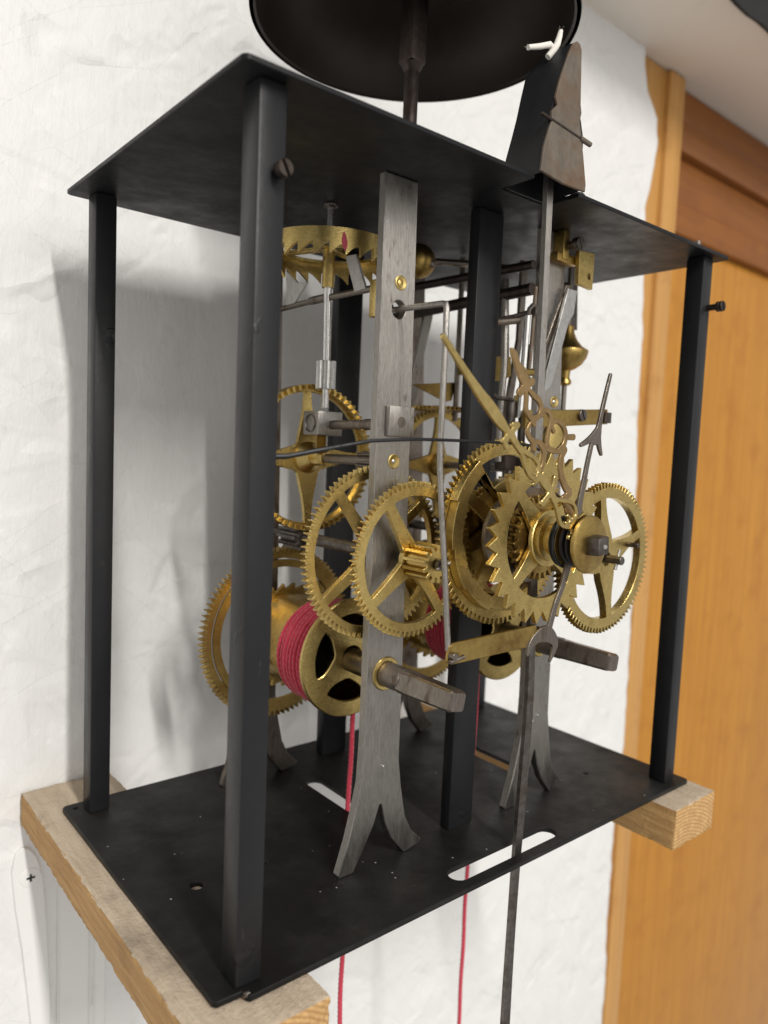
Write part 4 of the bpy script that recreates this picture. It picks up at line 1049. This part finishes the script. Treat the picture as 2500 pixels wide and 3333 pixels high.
build('stop', MB().cyl((141.6, 26, 186.0), (146.6, 26, 186.4), 1.5), BRASS_OLD, t)
build('wire', MB().tube([(127.0, 40, 203.4), (134, 37, 205.2), (142.0, 30, 206.6)], 1.2, 8), RUST, t)
build('wire', MB().tube([(131.6, 36.2, 196), (130.4, 36, 188), (130.8, 36, 182), (133.0, 36, 177.8), (137, 35.6, 175.8), (144, 33, 175.4)], .95, 8), STEEL_DARK, t)
build('lever', plate_y(MB(), [[(170.4, 240), (174.8, 240), (174.0, 205.7), (168.8, 172.8), (167, 160), (162.4, 160), (164.4, 172.5), (170.4, 205.2)]], 55, 1.6, (0, 0), .2), STEEL_DULL, t)
build('lever', plate_y(MB(), [[(165.0, 232), (168.0, 232), (171.2, 196), (168.3, 196)]], 60, 1.4, (0, 0), .2), STEEL_DARK, t)
build('lever', plate_y(MB(), [[(156.5, 218), (161.5, 218), (165.2, 196), (160.0, 196)]], 62, 1.4, (0, 0), .2), IRON_POST, t)
build('cross_wire', MB().tube([(139.0, 40, 207.2), (150, 40, 210.4), (163.6, 40, 215.0)], 1.15, 8), IRON_POST, t)
build('bracket_post', MB().cyl((158.6, 40, 140), (158.6, 40, 200), 1.7).cyl((152, 41, 130), (152, 41, 176), 2.2), STEEL_DARK, t)
build('brass_block', MB().box(154.6, 160.0, 38.4, 42.0, 168.8, 178.4, .3), BRASS, t)
build('dark_block', MB().box(147.0, 157.5, 38, 44, 146.5, 155.0, .3), IRON_POST, t)
build('lever', plate_y(MB(), [[(158.0, 216), (161.0, 216), (161.0, 180), (158.6, 180)]], 74, 1.4, (0, 0), .2), STEEL_DULL, t)

t = thing('brass_bridge', 'horizontal brass bridge bar with two screws across the far steel bar', 'bridge bar', (168, 22, 170))
build('bridge_bar', plate_y(MB(), [[(137.0, 163.6), (137.0, 170.6), (191.6, 174.6), (192.2, 168.2)]], 20.0, 2.4, (0, 0), .25), BRASS_OLD, t)
slotted_screw((172.6, 20.0, 170.8), 2.5, 1.2, t, STEEL_DARK)
build('end_block', MB().box(188.2, 193.0, 18.8, 22.6, 168.6, 173.2, .25), STEEL_DARK, t)
build('foot_post', MB().cyl((170, 22.4, 169.6), (170, 31.1, 169.6), 2.0), BRASS_OLD, t)
build('roller', MB().lathe([(0, -1.4), (4.4, -1.4), (6.2, -.9), (6.4, .6), (6.4, 2.4), (0, 2.4)], 'Y', (157.6, 20.6, 160.6), 36, False), BRASS, t)
build('roller_pin', MB().cyl((157.6, 22, 160.6), (157.6, 31.1, 160.6), 1.6), STEEL_DARK, t)

t = thing('brass_cock', 'brass cock plate with a hole and dark screw at the top of the far bar', 'cock', (172, 25, 232))
build('cock_plate', plate_y(MB(), [[(170.6, 225.2), (169.8, 238.6), (180.6, 239.6), (180.4, 224.4)], circle(177.6, 229.4, 1.3, 16)], 24.0, 2.2, (0, 0), .2), BRASS, t)
build('cock_arm', MB().box(158.5, 172.0, 26.3, 30.9, 233.0, 236.6, .2), BRASS_OLD, t)
build('cock_arm', MB().box(161.5, 165.4, 25.9, 30.9, 234.0, 245.8, .2), BRASS_OLD, t)
slotted_screw((166.2, 25.8, 240.2), 2.6, 5.0, t, STEEL_DARK)
build('flirt_lever', plate_y(MB(), [[(165.3, 222.6), (171.4, 222.6), (170.0, 212.7), (167.1, 209.1), (158.0, 182.0), (154.0, 179.0), (154.4, 187.6)]], 25.0, 1.4, (0, 0), .2), STEEL_BRIGHT, label='bright tapered steel lever crossing the far bar below the brass cock', cat='lever', org=(166, 26, 220))
build('back_lever', plate_y(MB(), [[(167.3, 224.6), (170.6, 225.4), (158.6, 198.4), (154.8, 186.0), (153.0, 186.0), (155.6, 198.6)]], 27.6, 1.2, (0, 0), .2), STEEL_DULL, label='dull steel lever behind the bright tapered one', cat='lever', org=(168, 28, 224))
build('stop_plate', plate_y(MB(), [[(205, 238), (219.6, 238), (221.4, 216.5), (206, 215.3)]], 60.5, 1.6, (0, 0), .2), STEEL_DARK, label='dark iron stop plate beside the far bar', cat='plate', org=(213, 61, 238))
t = thing('brass_finial', 'turned brass bell-shaped weight hanging behind the far bar', 'brass weight', (211.5, 60, 215))
build('weight', MB().lathe([(0, 217), (3.0, 216.8), (3.4, 213.5), (5.0, 210.0), (7.6, 207.0), (10.4, 205.3), (10.6, 204.6), (9.8, 201.6), (7.6, 198.4), (4.6, 196.2), (2.6, 195.4), (2.3, 192.0), (3.2, 190.6), (3.4, 189.2), (2.2, 188.2), (0, 188.0)], 'Z', (211.5, 59.0, 0), 44, False), BRASS_OLD, t)
build('stem', MB().cyl((211.5, 59, 217), (211.5, 59, 245.8), 1.5).cyl((211.5, 59, 188.2), (211.5, 59, 120), 1.3), STEEL_DULL, t)
bpy.context.view_layer.update()
